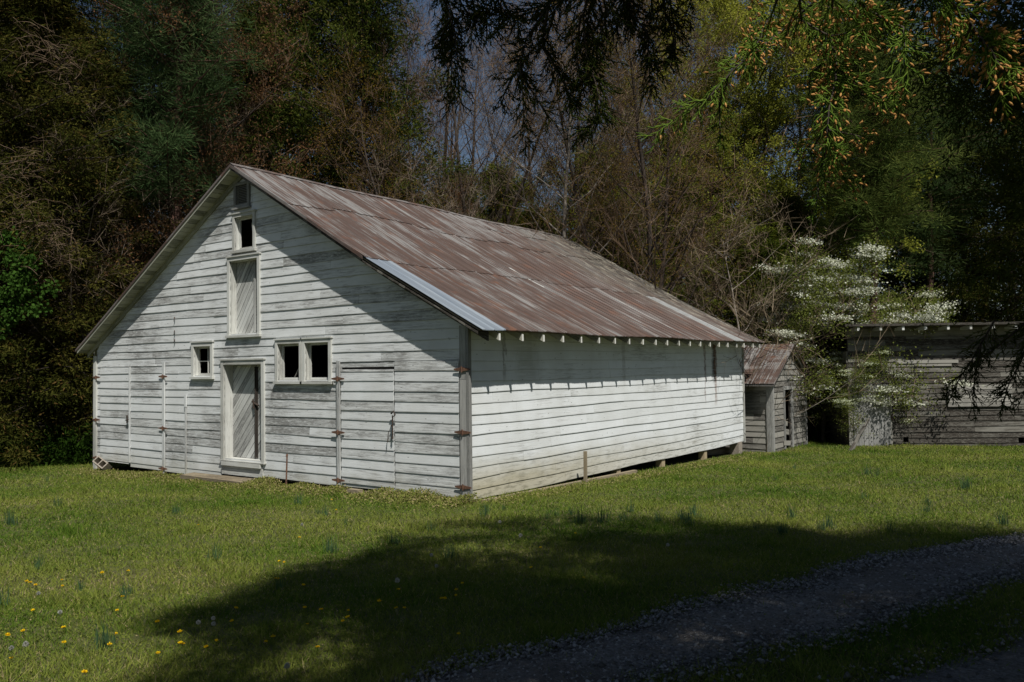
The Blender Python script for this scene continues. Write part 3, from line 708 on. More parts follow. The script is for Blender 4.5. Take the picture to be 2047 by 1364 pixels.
mb.box((x0-.02, .03, z0), (x1+.02, .05, z1)); mb.build('backing', M['dark'], v)
# the dark gap above the front right door, ridge beam end, nail brackets
for z in (3.32, 3.02, 2.83):
    mb = MB(); mb.tube([(-8.52, -.03, z+.04), (-8.50, -.05, z), (-8.53, -.04, z-.05)], .012, 5); mb.build('bracket', M['iron'], barn)
# piers
def pier(x, y, mat='tan', w_=.16, top=.0):
    g_ = float(gz(x, y))-.12; mb = MB(); mb.box((x-w_/2, y-w_/2, g_), (x+w_/2, y+w_/2, top), 2); return mb.build('pier', M[mat], barn)
for y in (4.95, 7.05, 9.45): pier(-.10, y)
pier(-.10, 11.7, 'concrete', .26)
for x in (-11.85,): pier(x, .08, 'tan', .2, -.03)
for x in (-8.6, -6, -3.2):
    for y in (.25, 6, 11.7): pier(x, y, 'concrete', .3)
for y in (3, 6, 9, 11.7): pier(-11.8, y, 'concrete', .3)

# ------------------------------------------------------------------ generic weathered shed pieces
def local(O, ang):
    U = np.array([math.cos(ang), math.sin(ang), 0]); return np.array(O, float), U, np.array([U[1], -U[0], 0])
# small shed: gable end faces +x
sx, sy = .60, 12.64; SW = 3.04; sz = -.45
shed = empty('small_shed', (sx, sy, sz), 'small grey weathered shed with rusty tin roof and open doorway, just beyond the barn', 'shed')
def sloc(mbs, name, mat, parent=None):
    o = mbs.build(name, mat, parent or shed); o.matrix_parent_inverse = Matrix.Identity(4); return o
EZ, AZ = 2.14, 3.02   # heights above base of eave, apex (wall)
ZB = 0.
def hl_(z): return 0. if z < EZ+.1 else (z-EZ-.1)/(AZ-EZ-.1)*SW/2
dh = (1.02, 1.62, .12, 1.83)
mb = MB(); siding(mb, (0, 0, 0), (0, 1, 0), (1, 0, 0), .02, AZ, lambda z: .04+hl_(z), lambda z: SW-.04-hl_(z), (dh,), seed=31, pitch=.16, joints=2.2, lip=.02)
sloc(mb, 'wall', M['grey'])['label'] = 'gable end with open doorway'
mb = MB(); siding(mb, (-3., 0, 0), (1, 0, 0), (0, -1, 0), .02, EZ, lambda z: 0, lambda z: 2.96, (), seed=32, pitch=.165, joints=3, lip=.02)
siding(mb, (-3., SW, 0), (1, 0, 0), (0, 1, 0), .02, EZ, lambda z: 0, lambda z: 2.96, (), seed=33, pitch=.165)
siding(mb, (-3., 0, 0), (0, 1, 0), (-1, 0, 0), .02, AZ, lambda z: hl_(z), lambda z: SW-hl_(z), (), seed=34, pitch=.165)
sloc(mb, 'wall', M['grey'])
mb = MB(); backing(mb, (0, 0, 0), (0, 1, 0), (1, 0, 0), 0, AZ, lambda z: .02+hl_(z), lambda z: SW-.02-hl_(z), (dh,), off=-.02)
backing(mb, (-3, 0, 0), (1, 0, 0), (0, -1, 0), 0, EZ, lambda z: 0, lambda z: 2.95, off=-.02); backing(mb, (-3, SW, 0), (1, 0, 0), (0, 1, 0), 0, EZ, lambda z: 0, lambda z: 2.95, off=-.02)
backing(mb, (-3, 0, 0), (0, 1, 0), (-1, 0, 0), 0, AZ, lambda z: .02+hl_(z), lambda z: SW-.02-hl_(z), off=-.02)
sloc(mb, 'wall_lining', M['dark'])
mb = MB(); mb.box((-.14, -.05, -.05), (.0, -.026, EZ+.05), 2); mb.box((.001, -.05, -.05), (.045, .09, EZ+.05), 2); mb.box((.001, SW-.07, 0), (.04, SW+.03, EZ+.05), 2)
sloc(mb, 'corner_board', M['post'])
mb = MB(); x_ = .05
mb.box((.0, dh[0]-.08, dh[2]), (x_, dh[0], dh[3]), 2); mb.box((.0, dh[1], dh[2]-.1), (x_, dh[1]+.12, dh[3]), 2); mb.box((.0, dh[0]-.08, dh[3]+.001), (x_+.01, dh[1]+.12, dh[3]+.10), 1)
fr = sloc(mb, 'door_frame', M['post'])
mb = MB(); mb.bar((.03, 1.0, .62), (.05, 1.28, .58), .02, .16); mb.bar((.04, .85, .30), (.06, 1.35, .26), .02, .14); mb.bar((.03, 1.05, .85), (.04, 1.18, .84), .02, .14); sloc(mb, 'broken_board', M['grey'])
mb = MB()
for side in (0, 1):
    n = 6
    for k in range(n):        # tin sheets across the length
        xa, xb = -3.25+3.45*k/n, -3.25+3.45*(k+1)/n+.01; r = random.random()
        ye, yr = (-.36, SW/2) if side == 0 else (SW+.36, SW/2)
        ze_, zr_ = 2.03, 3.17
        prof = [(0, 0), (.02, .016), (.04, 0), ((xb-xa)/2-.016, 0), ((xb-xa)/2, .012), ((xb-xa)/2+.016, 0), (xb-xa, 0)]
        for (p, hp), (q_, hq) in zip(prof[:-1], prof[1:]):
            mb.quad([(xa+p, ye, ze_+hp+.002*k), (xa+q_, ye, ze_+hq+.002*k), (xa+q_, yr, zr_+hq+.002*k), (xa+p, yr, zr_+hp+.002*k)], [(r*20, xa+p, r), (r*20, xa+q_, r), (2.2+r*20, xa+q_, r), (2.2+r*20, xa+p, r)])
    ya, yb = (-.34, SW/2) if side == 0 else (SW+.34, SW/2)
    mb.hexa([(-3.2, ya, 1.97), (.19, ya, 1.97), (.19, ya, 2.015), (-3.2, ya, 2.015), (-3.2, yb, 3.11), (.19, yb, 3.11), (.19, yb, 3.155), (-3.2, yb, 3.155)])
sloc(mb, 'roof', M['shedroof'])
mb = MB()
mb.bar((.12, -.3, 1.97), (.12, SW/2, 3.07), .03, .09); mb.bar((.12, SW+.3, 1.97), (.12, SW/2, 3.07), .03, .09)
sloc(mb, 'rafter', M['grey'])

# long dark outbuilding
P0 = gpx(1697, 892); P0[2] = -.52
ang2 = YAW-math.radians(2.2)
ob = empty('outbuilding', tuple(P0), 'long dark outbuilding of unpainted boards with a plank door, at the right edge', 'outbuilding', rz=ang2)
OL = 9.5; OH = 3.45
vh = ((1.62, 1.78, .24, .40), (5.02, 5.20, .18, .36)); dd = (.14, 1.24, .16, 2.02)
mb = MB(); siding(mb, (0, 0, 0), (1, 0, 0), (0, -1, 0), .04, OH, lambda z: .04, lambda z: OL, vh+(dd,), seed=41, pitch=.165, joints=2.6, lip=.024, wav=.012); sloc(mb, 'wall', M['old'], ob)
mb = MB(); siding(mb, (0, 0, 0), (0, 1, 0), (-1, 0, 0), .04, 3.0, lambda z: 0, lambda z: 5, (), seed=42, joints=2.5); sloc(mb, 'wall', M['old'], ob)
mb = MB(); backing(mb, (0, 0, 0), (1, 0, 0), (0, -1, 0), 0, OH, lambda z: .03, lambda z: OL, vh)
backing(mb, (0, 0, 0), (0, 1, 0), (-1, 0, 0), 0, 3.0, lambda z: .05, lambda z: 5); backing(mb, (OL, 0, 0), (0, 1, 0), (1, 0, 0), 0, 3.0, lambda z: .05, lambda z: 5); backing(mb, (0, 5, 0), (1, 0, 0), (0, 1, 0), 0, 3., lambda z: 0, lambda z: OL)
sloc(mb, 'wall_lining', M['dark'], ob)
mb = MB(); x = dd[0]; r_ = random.Random(3)
while x < dd[1]-.02:
    x1_ = min(x+r_.uniform(.13, .19), dd[1]); mb.box((x, -.05-r_.uniform(0, .008), dd[2]), (x1_-.006, -.025, dd[3]-r_.uniform(0, .03)), 2); x = x1_
mb.box((dd[0]+.02, -.072, 1.72), (.55, -.059, 1.80), 0)
dd_ = sloc(mb, 'door', wood_mat('grey_planks', (.30, .30, .29), (.22, .22, .21), (.07, .07, .065), wear=.6), ob); dd_['label'] = 'pale grey vertical plank door'
mb = MB(); mb.box((.0, -.05, .02), (.12, -.026, 2.5), 2); mb.box((.1, -.09, .04), (1.3, -.03, .155), 0); mb.box((dd[1]+.002, -.045, .16), (dd[1]+.05, -.026, 2.1), 2); sloc(mb, 'door_frame', M['grey'], ob)
mb = MB(); siding(mb, (0, 0, 0), (1, 0, 0), (0, -1, 0), 1.30, 1.95, lambda z: 2.95, lambda z: 4.85, (), seed=44, pitch=.13, off=.06, joints=20, lip=.015); mb.box((2.95, -.055, 1.3), (4.85, -.027, 1.94), 0)
o = sloc(mb, 'shutter', M['grey'], ob); o['label'] = 'hinged board flap with slanting lower edge'; 
mb = MB(); mb.box((1.45, -.05, 2.62), (3.3, -.03, 2.72), 0, rnd=.02); mb.box((2.0, -.048, 2.53), (3.1, -.03, 2.60), 0); sloc(mb, 'pale_board', M['grey'], ob)
mb = MB()
mb.hexa([(-.25, -.62, OH+.30), (OL+.2, -.62, OH+.30), (OL+.2, -.62, OH+.345), (-.25, -.62, OH+.345), (-.25, 5.3, OH-.35), (OL+.2, 5.3, OH-.35), (OL+.2, 5.3, OH-.305), (-.25, 5.3, OH-.305)])
mb.box((-.25, -.64, OH+.29), (OL+.2, -.625, OH+.36), 0); sloc(mb, 'roof', M['old'], ob)
mb = MB(); mb.box((-.02, -.024, OH), (OL, .0, OH+.24), 0); sloc(mb, 'frieze', M['old'], ob)
for i in range(15):
    x = .15+i*.655; mb = MB(); mb.box((x-.035, -.60, OH+.16), (x+.035, .0, OH+.275), 1); sloc(mb, 'rafter_tail', M['trim'], ob)
mb = MB(); mb.tube([(dd[1]+.06, -.06, 1.1), (dd[1]+.02, -.08, 1.0), (dd[1]+.07, -.07, .9)], .02, 5); sloc(mb, 'latch', M['iron'], ob)

# ------------------------------------------------------------------ small things round the buildings
def wood_obj(name, label, cat, build, mat='plank', origin=(0, 0, 0)):
    mb = MB(); build(mb); o = mb.build(name, M[mat] if isinstance(mat, str) else mat); tag(o, label, cat); return o
G = lambda x, y: float(gz(x, y))
def f(mb): mb.bar((.22, .05, G(.2, 0)-.06), (.16, 5.35, G(.2, 5.3)+.0), .09, .17)
wood_obj('timber_beam', 'long brown timber beam lying along the foot of the white side wall', 'beam', f)
def f(mb):
    x, y, z = .30, 3.08, G(.3, 3.08); mb.bar((x, y, z-.1), (x, y+.01, z+.62), .055, .05, up=(0, 1, 0))
wood_obj('wooden_stake', 'upright wooden stake in front of the long side wall', 'stake', f)
def f(mb):
    p = ony = (-4.33, -.28); z = G(*p); mb.tube([(p[0], p[1], z-.1), (p[0]-.01, p[1]+.03, z+.35), (p[0]-.02, p[1]+.05, z+.66)], .016, 6); mb.tube([(p[0]-.02, p[1]+.04, z+.60), (p[0]-.02, p[1]+.05, z+.64)], .022, 6)
wood_obj('rusty_stake', 'thin rusty iron rod standing against the gable wall', 'rod', f, 'rust')
def f(mb):
    mb.hexa([(-7.7, -.40, -.20), (-7.7, -.08, -.20), (-7.7, -.08, -.05), (-7.7, -.40, -.07), (-5.45, -.46, -.22), (-5.45, -.12, -.22), (-5.45, -.12, -.03), (-5.45, -.46, -.06)])
wood_obj('door_step', 'low weathered plank step in the grass below the central door', 'step', f, 'plank')
# cinder block, tilted
mb = MB(); L_, Wb, Hb = .40, .19, .19
for a, b, c, d_ in ((0, L_, 0, .03), (0, L_, Wb-.03, Wb), (0, .03, .03, Wb-.03), (L_/2-.015, L_/2+.015, .03, Wb-.03), (L_-.03, L_, .03, Wb-.03)):
    mb.box((a, c, 0), (b, d_, Hb), 2)
cb = mb.build('cinder_block', M['concrete']); p = gpx(258, 946)
cb.location = (-11.35, -.35, G(-11.2, -.3)+.17); cb.rotation_euler = (math.radians(48), math.radians(24), math.radians(8))
tag(cb, 'hollow concrete block leaning in the grass by the left corner of the barn', 'block')
def f(mb):
    a = gpx(1698, 902); b = np.array(a)+np.array([.35, .45, 1.35]); a[2] -= .05
    v_ = dpx(1736, 838, np.dot(np.array(P0)-CAM, FW)-.25)
    pts = [a+(v_-a)*s+np.array([.02*math.sin(s*9), 0, .015*math.sin(s*13)]) for s in (0, .25, .5, .75, 1)]
    mb.tube(pts, [.07, .06, .055, .05, .035], 7)
wood_obj('leaning_log', 'rough broken pole leaning against the plank door of the dark outbuilding', 'pole', f, 'old')
def f(mb):
    a, b = gpx(1418, 912), gpx(1500, 905); mb.bar((a[0]-.2, a[1]+.1, a[2]+.05), (b[0]-.35, b[1]-.2, b[2]+.1), .07, .14)
wood_obj('fallen_board', 'old board lying under the far corner of the barn', 'board', f, 'plank')
def f(mb):
    a = gpx(1737, 884); a2 = a+np.array([.1, -.3, -.02])
    for i in range(5): mb.bar(a+np.array([-.5+.02*i, -.1-.05*i, .05+.03*i]), a+np.array([.3, .4-.04*i, .04+.03*i]), .08, .04)
wood_obj('board_pile', 'few loose boards lying as a sill before the plank door', 'boards', f, 'tan')
def f(mb):
    p = gpx(820, 978); mb.box((p[0]-.35, -.40, G(p[0], -.3)-.05), (p[0]-.08, -.28, G(p[0], -.3)+.10), 0); mb.box((p[0]+.05, -.36, G(p[0], -.3)-.05), (p[0]+.5, -.30, G(p[0], -.3)+.09), 0)
wood_obj('stone_blocks', 'two brown stones half hidden by weeds below the right hand doors', 'stones', f, 'plank')

# ------------------------------------------------------------------ vegetation tools
def unit(v): return v/np.maximum(np.linalg.norm(v, axis=-1, keepdims=True), 1e-9)
def blades(C, D, L, W, t, bend=0.):
    """one tapering triangle per leaf: centre C, direction D, length L, width W"""
    n = len(C); D = unit(D); R = RNG.normal(size=(n, 3)); S = unit(np.cross(D, R)); L = np.broadcast_to(L, n)[:, None]; W = np.broadcast_to(W, n)[:, None]
    V = np.stack([C-S*W/2, C+S*W/2, C+D*L], 1).reshape(-1, 3)
    return V, np.arange(3*n).reshape(-1, 3), np.repeat(t, 3)
def kites(C, D, L, W, t):
    n = len(C); D = unit(D); R = RNG.normal(size=(n, 3)); S = unit(np.cross(D, R)); L = np.broadcast_to(L, n)[:, None]; W = np.broadcast_to(W, n)[:, None]
    V = np.stack([C, C+D*L*.5-S*W/2, C+D*L, C+D*L*.5+S*W/2], 1).reshape(-1, 3)
    return V, np.arange(4*n).reshape(-1, 4), np.repeat(t, 4)
def tubes(P, Q, r0, r1, k=4, t=None):
    P, Q = np.array(P), np.array(Q); n = len(P); D = unit(Q-P); ref = np.where(np.abs(D[:, 2:3]) < .9, np.array([[0, 0, 1.]]), np.array([[1., 0, 0]]))
    A = unit(np.cross(D, ref)); B = np.cross(D, A); a = np.arange(k)*2*math.pi/k
    ring = A[:, None]*np.cos(a)[None, :, None]+B[:, None]*np.sin(a)[None, :, None]
    V = np.concatenate([P[:, None]+ring*np.array(r0)[:, None, None], Q[:, None]+ring*np.array(r1)[:, None, None]], 1).reshape(-1, 3)
    i = np.arange(k); f = np.stack([i, (i+1) % k, (i+1) % k+k, i+k], 1)
    F = (np.arange(n)[:, None, None]*2*k+f[None]).reshape(-1, 4)
    return V, F, np.repeat(np.full(n, .5) if t is None else t, 2*k)
def join(parts):
    V, F, T, o = [], [], [], 0
    for v, f, t_ in parts: V.append(v); F.append(f+o); T.append(t_); o += len(v)
    return np.concatenate(V), np.concatenate(F), np.concatenate(T)
def grow(R, H, r0, lean=(0, 0), first=.25, nl1=16, spread=.55, len1=.42, up=.55, sub=(6, 5), wob=.10, fork=None):
    """skeleton: list of segments (p, q, r0, r1, level)"""
    S = []; 
    def limb(p, d, L, r, lvl, n):
        pts = [p]; dirs = []; q = p
        for i in range(n):
            d = d+np.array([R.gauss(0, wob), R.gauss(0, wob), R.gauss(0, wob*.6)+(.05 if lvl else .02)])*(1. if lvl else .45); d = d/np.linalg.norm(d)
            q2 = q+d*L/n; a, b = r*(1-i/n*.85), r*(1-(i+1)/n*.85); S.append((q, q2, a, b, lvl)); q = q2; pts.append(q); dirs.append(d)
        return pts, dirs
    stems = [(np.zeros(3), np.array([lean[0], lean[1], 1.]), H, r0)]
    if fork:
        stems = [(np.zeros(3), np.array([lean[0], lean[1], 1.]), H*fork, r0)]
    out = []
    tp, td = limb(*[stems[0][0], stems[0][1]/np.linalg.norm(stems[0][1]), stems[0][2], stems[0][3]], 0, 12)
    mains = [(tp, td, stems[0][2], r0, first)]
    if fork:
        mains = []
        for k in range(2 if R.random() < .6 else 3):
            an = R.random()*6.28; d = np.array([math.cos(an)*.45, math.sin(an)*.45, 1.]); d /= np.linalg.norm(d)
            pts, dd = limb(tp[-1], d, H*(1-fork), r0*.62, 0, 9); mains.append((pts, dd, H*(1-fork), r0*.62, .1))
    for (pts, dd, L, r, fst) in mains:
        m = max(4, int(nl1/len(mains)))
        for i in range(m):
            s = fst+(1-fst)*(i+R.random()*.8)/m; k = min(len(dd)-1, int(s*len(dd))); fr = s*len(dd)-k
            p = pts[k]+(pts[k+1]-pts[k])*min(1, fr); an = i*2.4+R.random()*.9
            d = dd[k]*up+np.array([math.cos(an), math.sin(an), 0])*(1-up*.4)*(.6+spread*.6); d /= np.linalg.norm(d)
            l1 = H*len1*(1-.62*s)*(.7+.5*R.random())
            p1, d1 = limb(p, d, l1, max(.012, r*(1-s*.8)*.42), 1, 6)
            for j in range(sub[0]):
                s2 = .2+.8*(j+R.random())/sub[0]; k2 = min(5, int(s2*6)); q = p1[k2]+(p1[k2+1]-p1[k2])*(s2*6-k2 if s2*6-k2 < 1 else 1)
                rd = np.array([R.gauss(0, 1), R.gauss(0, 1), R.gauss(.25, .7)]); rd /= np.linalg.norm(rd); d2 = d1[k2]*.8+rd*.75; d2 /= np.linalg.norm(d2)
                l2 = l1*(.55-.25*s2)*(.7+.6*R.random()); p2, dd2 = limb(q, d2, l2, max(.007, r*.07), 2, 4)
                for h in range(sub[1]):
                    s3 = .15+.85*(h+R.random())/sub[1]; k3 = min(3, int(s3*4)); q3 = p2[k3]+(p2[k3+1]-p2[k3])*min(1, s3*4-k3)
                    rd = np.array([R.gauss(0, 1), R.gauss(0, 1), R.gauss(.3, .7)]); rd /= np.linalg.norm(rd); d3 = dd2[k3]*.7+rd*.8; d3 /= np.linalg.norm(d3)
                    out.append((q3, d3, l2*(.5+.4*R.random())))
    return S, out
def skel_mesh(name, S, lv, k, t=.4):
    S = [s for s in S if s[4] in lv]
    V, F, T = tubes([s[0] for s in S], [s[1] for s in S], [s[2] for s in S], [s[3] for s in S], k, RNG.random(len(S)))
    return npmesh(name, V, F, T, smooth=True)
def twig_parts(tw, rep=3, wmul=1., L=1.):
    q = np.array([a[0] for a in tw]); d = np.array([a[1] for a in tw]); l = np.array([a[2] for a in tw])*L; parts = []
    n = len(q); t_ = RNG.random(n)
    parts.append(blades(q, d, l, .014*wmul, t_))
    for k in range(rep):
        s = RNG.random((n, 1))*.9; rd = unit(RNG.normal(size=(n, 3))+[0, 0, .3])
        parts.append(blades(q+d*l[:, None]*s, unit(d*.8+rd*.7), l*(.3+.4*RNG.random(n)), .011*wmul, RNG.random(n)))
    return parts
TREES = {}
def bare_proto(key, seed, H=16, leaf=None, nleaf=0, lsize=.05, rep=4, wm=1., **kw):
    R = random.Random(seed); S, tw = grow(R, H, kw.pop('r0', .17), **kw)
    tr = skel_mesh('trunk', S, (0, 1), 6); S2 = [s for s in S if s[4] == 2]
    V, F, T = tubes([s[0] for s in S2], [s[1] for s in S2], [s[2] for s in S2], [s[3] for s in S2], 3, RNG.random(len(S2)))
    F3 = np.concatenate([F[:, [0, 1, 2]], F[:, [0, 2, 3]]])
    v, f, t_ = join([(V, F3, T)]+twig_parts(tw, rep, wm)); tg = npmesh('twigs', v, f, t_)
    lf = None
    if nleaf:
        q = np.array([a[0]+a[1]*a[2]*.6 for a in tw]); i = RNG.integers(0, len(q), nleaf)
        C = q[i]+RNG.normal(0, .16, (nleaf, 3)); D = RNG.normal(size=(nleaf, 3))
        lf = npmesh('leaves', *blades(C, D, lsize*(.7+.6*RNG.random(nleaf)), lsize*.8, RNG.random(nleaf)))
    TREES[key] = (tr, tg, lf)
def cedar_proto(key, seed, H=13, R0=2.2, n=52000, base=.04, dense=1., spray=.115, shape='col', droop=-.12, gapn=0.):
    R = random.Random(seed); rg = np.random.default_rng(seed)
    S = []; p = np.zeros(3)
    for i in range(12):
        q = p+np.array([R.gauss(0, .05), R.gauss(0, .05), H*.97/12]); S.append((p, q, .17*(1-i/13)*H/13, .17*(1-(i+1)/13)*H/13, 0)); p = q
    cl = []; nb = int(250*dense)
    for i in range(nb):
        s = base+(1-base)*((i+R.random())/nb)**.92
        if shape == 'col': rad = R0*(min(1., .55+s*2.2))*(1-s)**.62*1.25
        elif shape == 'pine': rad = R0*(.6+.6*math.sin(min(1, max(0, (s-base)/(1-base)))*2.6))*(1.1-s*.6)
        else: rad = R0*math.sqrt(max(.02, 1-(2*s-1)**2))
        an = i*2.399+R.gauss(0, .45); lobe = 1+.26*math.sin(2*an+s*7+seed)+.22*math.sin(3*an-s*13+seed*2)+.20*math.sin(s*31+an+seed)
        rad *= R.uniform(.45, 1.2)*lobe; el = R.uniform(-.05, .45) if shape != 'pine' else R.uniform(-.1, .4)
        b = np.array([0, 0, H*s-rad*.25]); d = np.array([math.cos(an), math.sin(an), math.tan(el)]); e = b+d*rad
        S.append((b, e, .028, .008, 1)); m = 4 if shape != 'pine' else 3
        for j in range(m):
            u = .35+.70*(j+R.random()*.7)/m
            cl.append(b+d*rad*u+np.array([R.gauss(0, .16), R.gauss(0, .16), R.gauss(0, .16)]))
    cl = np.array(cl); m = len(cl); i = rg.integers(0, m, n); tone = rg.random(m)
    sg = np.array([.16, .16, .085])*(R0/2.2)**.5 if shape != 'pine' else np.array([.27, .27, .16])
    off = rg.normal(size=(n, 3))*sg; C = cl[i]+off
    ax = C.copy(); ax[:, 2] = 0; out = unit(ax)
    D = out*.55+unit(off)*.7+rg.normal(size=(n, 3))*.45+np.array([0, 0, droop])
    t_ = np.clip(-.05+.75*tone[i]+rg.normal(0, .13, n)+.14*(off[:, 2]/sg[2]), 0, .84); t_ = np.where(rg.random(n) < .05, .95, t_)
    if shape == 'pine': V, F, T = blades(C, unit(off+[0, 0, .05])+rg.normal(size=(n, 3))*.3, spray*1.25*(.7+.6*rg.random(n)), .022, t_)
    else: V, F, T = blades(C, D, spray*(.6+.8*rg.random(n)), spray*.32, t_)
    TREES[key] = (skel_mesh('trunk', S, (0, 1), 6), None, npmesh('crown', V, F, T))
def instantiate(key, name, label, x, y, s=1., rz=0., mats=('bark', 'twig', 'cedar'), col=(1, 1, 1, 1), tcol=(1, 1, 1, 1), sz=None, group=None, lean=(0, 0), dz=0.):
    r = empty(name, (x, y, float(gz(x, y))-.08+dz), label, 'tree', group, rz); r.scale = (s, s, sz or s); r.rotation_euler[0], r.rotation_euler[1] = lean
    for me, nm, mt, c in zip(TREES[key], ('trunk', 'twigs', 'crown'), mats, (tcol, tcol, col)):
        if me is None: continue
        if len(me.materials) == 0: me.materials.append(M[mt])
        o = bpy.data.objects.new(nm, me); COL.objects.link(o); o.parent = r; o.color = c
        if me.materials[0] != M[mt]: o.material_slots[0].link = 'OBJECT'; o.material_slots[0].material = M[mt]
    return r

bare_proto('bareA', 1, 16, nl1=24, rep=6, r0=.15)
bare_proto('bareB', 2, 17, nl1=26, rep=6, fork=.35, r0=.17, up=.8)
bare_proto('bareC', 3, 15, nl1=28, rep=6, first=.2, r0=.12, up=.7, len1=.36)
bare_proto('budA', 5, 14, nl1=26, rep=5, first=.12, r0=.12, nleaf=15000, lsize=.045, up=.85)
bare_proto('leafA', 6, 18, nl1=26, rep=2, first=.2, r0=.16, nleaf=60000, lsize=.10)
bare_proto('leafB', 7, 17, nl1=26, rep=2, first=.15, r0=.14, nleaf=52000, lsize=.10, fork=.3)
bare_proto('brownA', 8, 14, nl1=28, rep=5, first=.08, r0=.14, nleaf=30000, lsize=.06, len1=.36)
bare_proto('shrub', 9, 5.5, nl1=22, rep=3, first=.02, r0=.05, len1=.75, up=.35, wm=1.1, sub=(7, 6))
bare_proto('bloomA', 10, 5.2, nl1=26, rep=2, first=.06, r0=.06, len1=.62, up=.35, nleaf=26000, lsize=.06)
cedar_proto('cedA', 11, 14, 2.9, 100000, base=.02)
cedar_proto('cedB', 12, 12, 2.5, 84000, base=.03)
cedar_proto('cedC', 13, 15, 2.8, 92000, base=.10)
cedar_proto('cedD', 14, 8, 2.3, 42000, base=.01, dense=.8)
cedar_proto('pineA', 15, 18, 3.0, 46000, base=.42, shape='pine', dense=.55, spray=.22)
cedar_proto('pineB', 16, 16, 3.2, 60000, base=.48, shape='pine', dense=.6, spray=.22)
def at(px, D): p = dpx(px, 735, D); return p[0], p[1]
CE = ('bark', 'twig', 'cedar'); PI_ = ('pinebark', 'twig', 'pine'); BA = ('bark', 'twig', 'spring'); PB = ('palebark', 'twig', 'spring'); BR = ('bark', 'twig', 'brownleaf')
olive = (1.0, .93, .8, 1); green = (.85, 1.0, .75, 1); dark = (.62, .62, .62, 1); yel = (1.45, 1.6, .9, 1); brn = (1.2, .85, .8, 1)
rd_ = (1.0, .82, .70, 1); grt = (.95, .92, .88, 1)
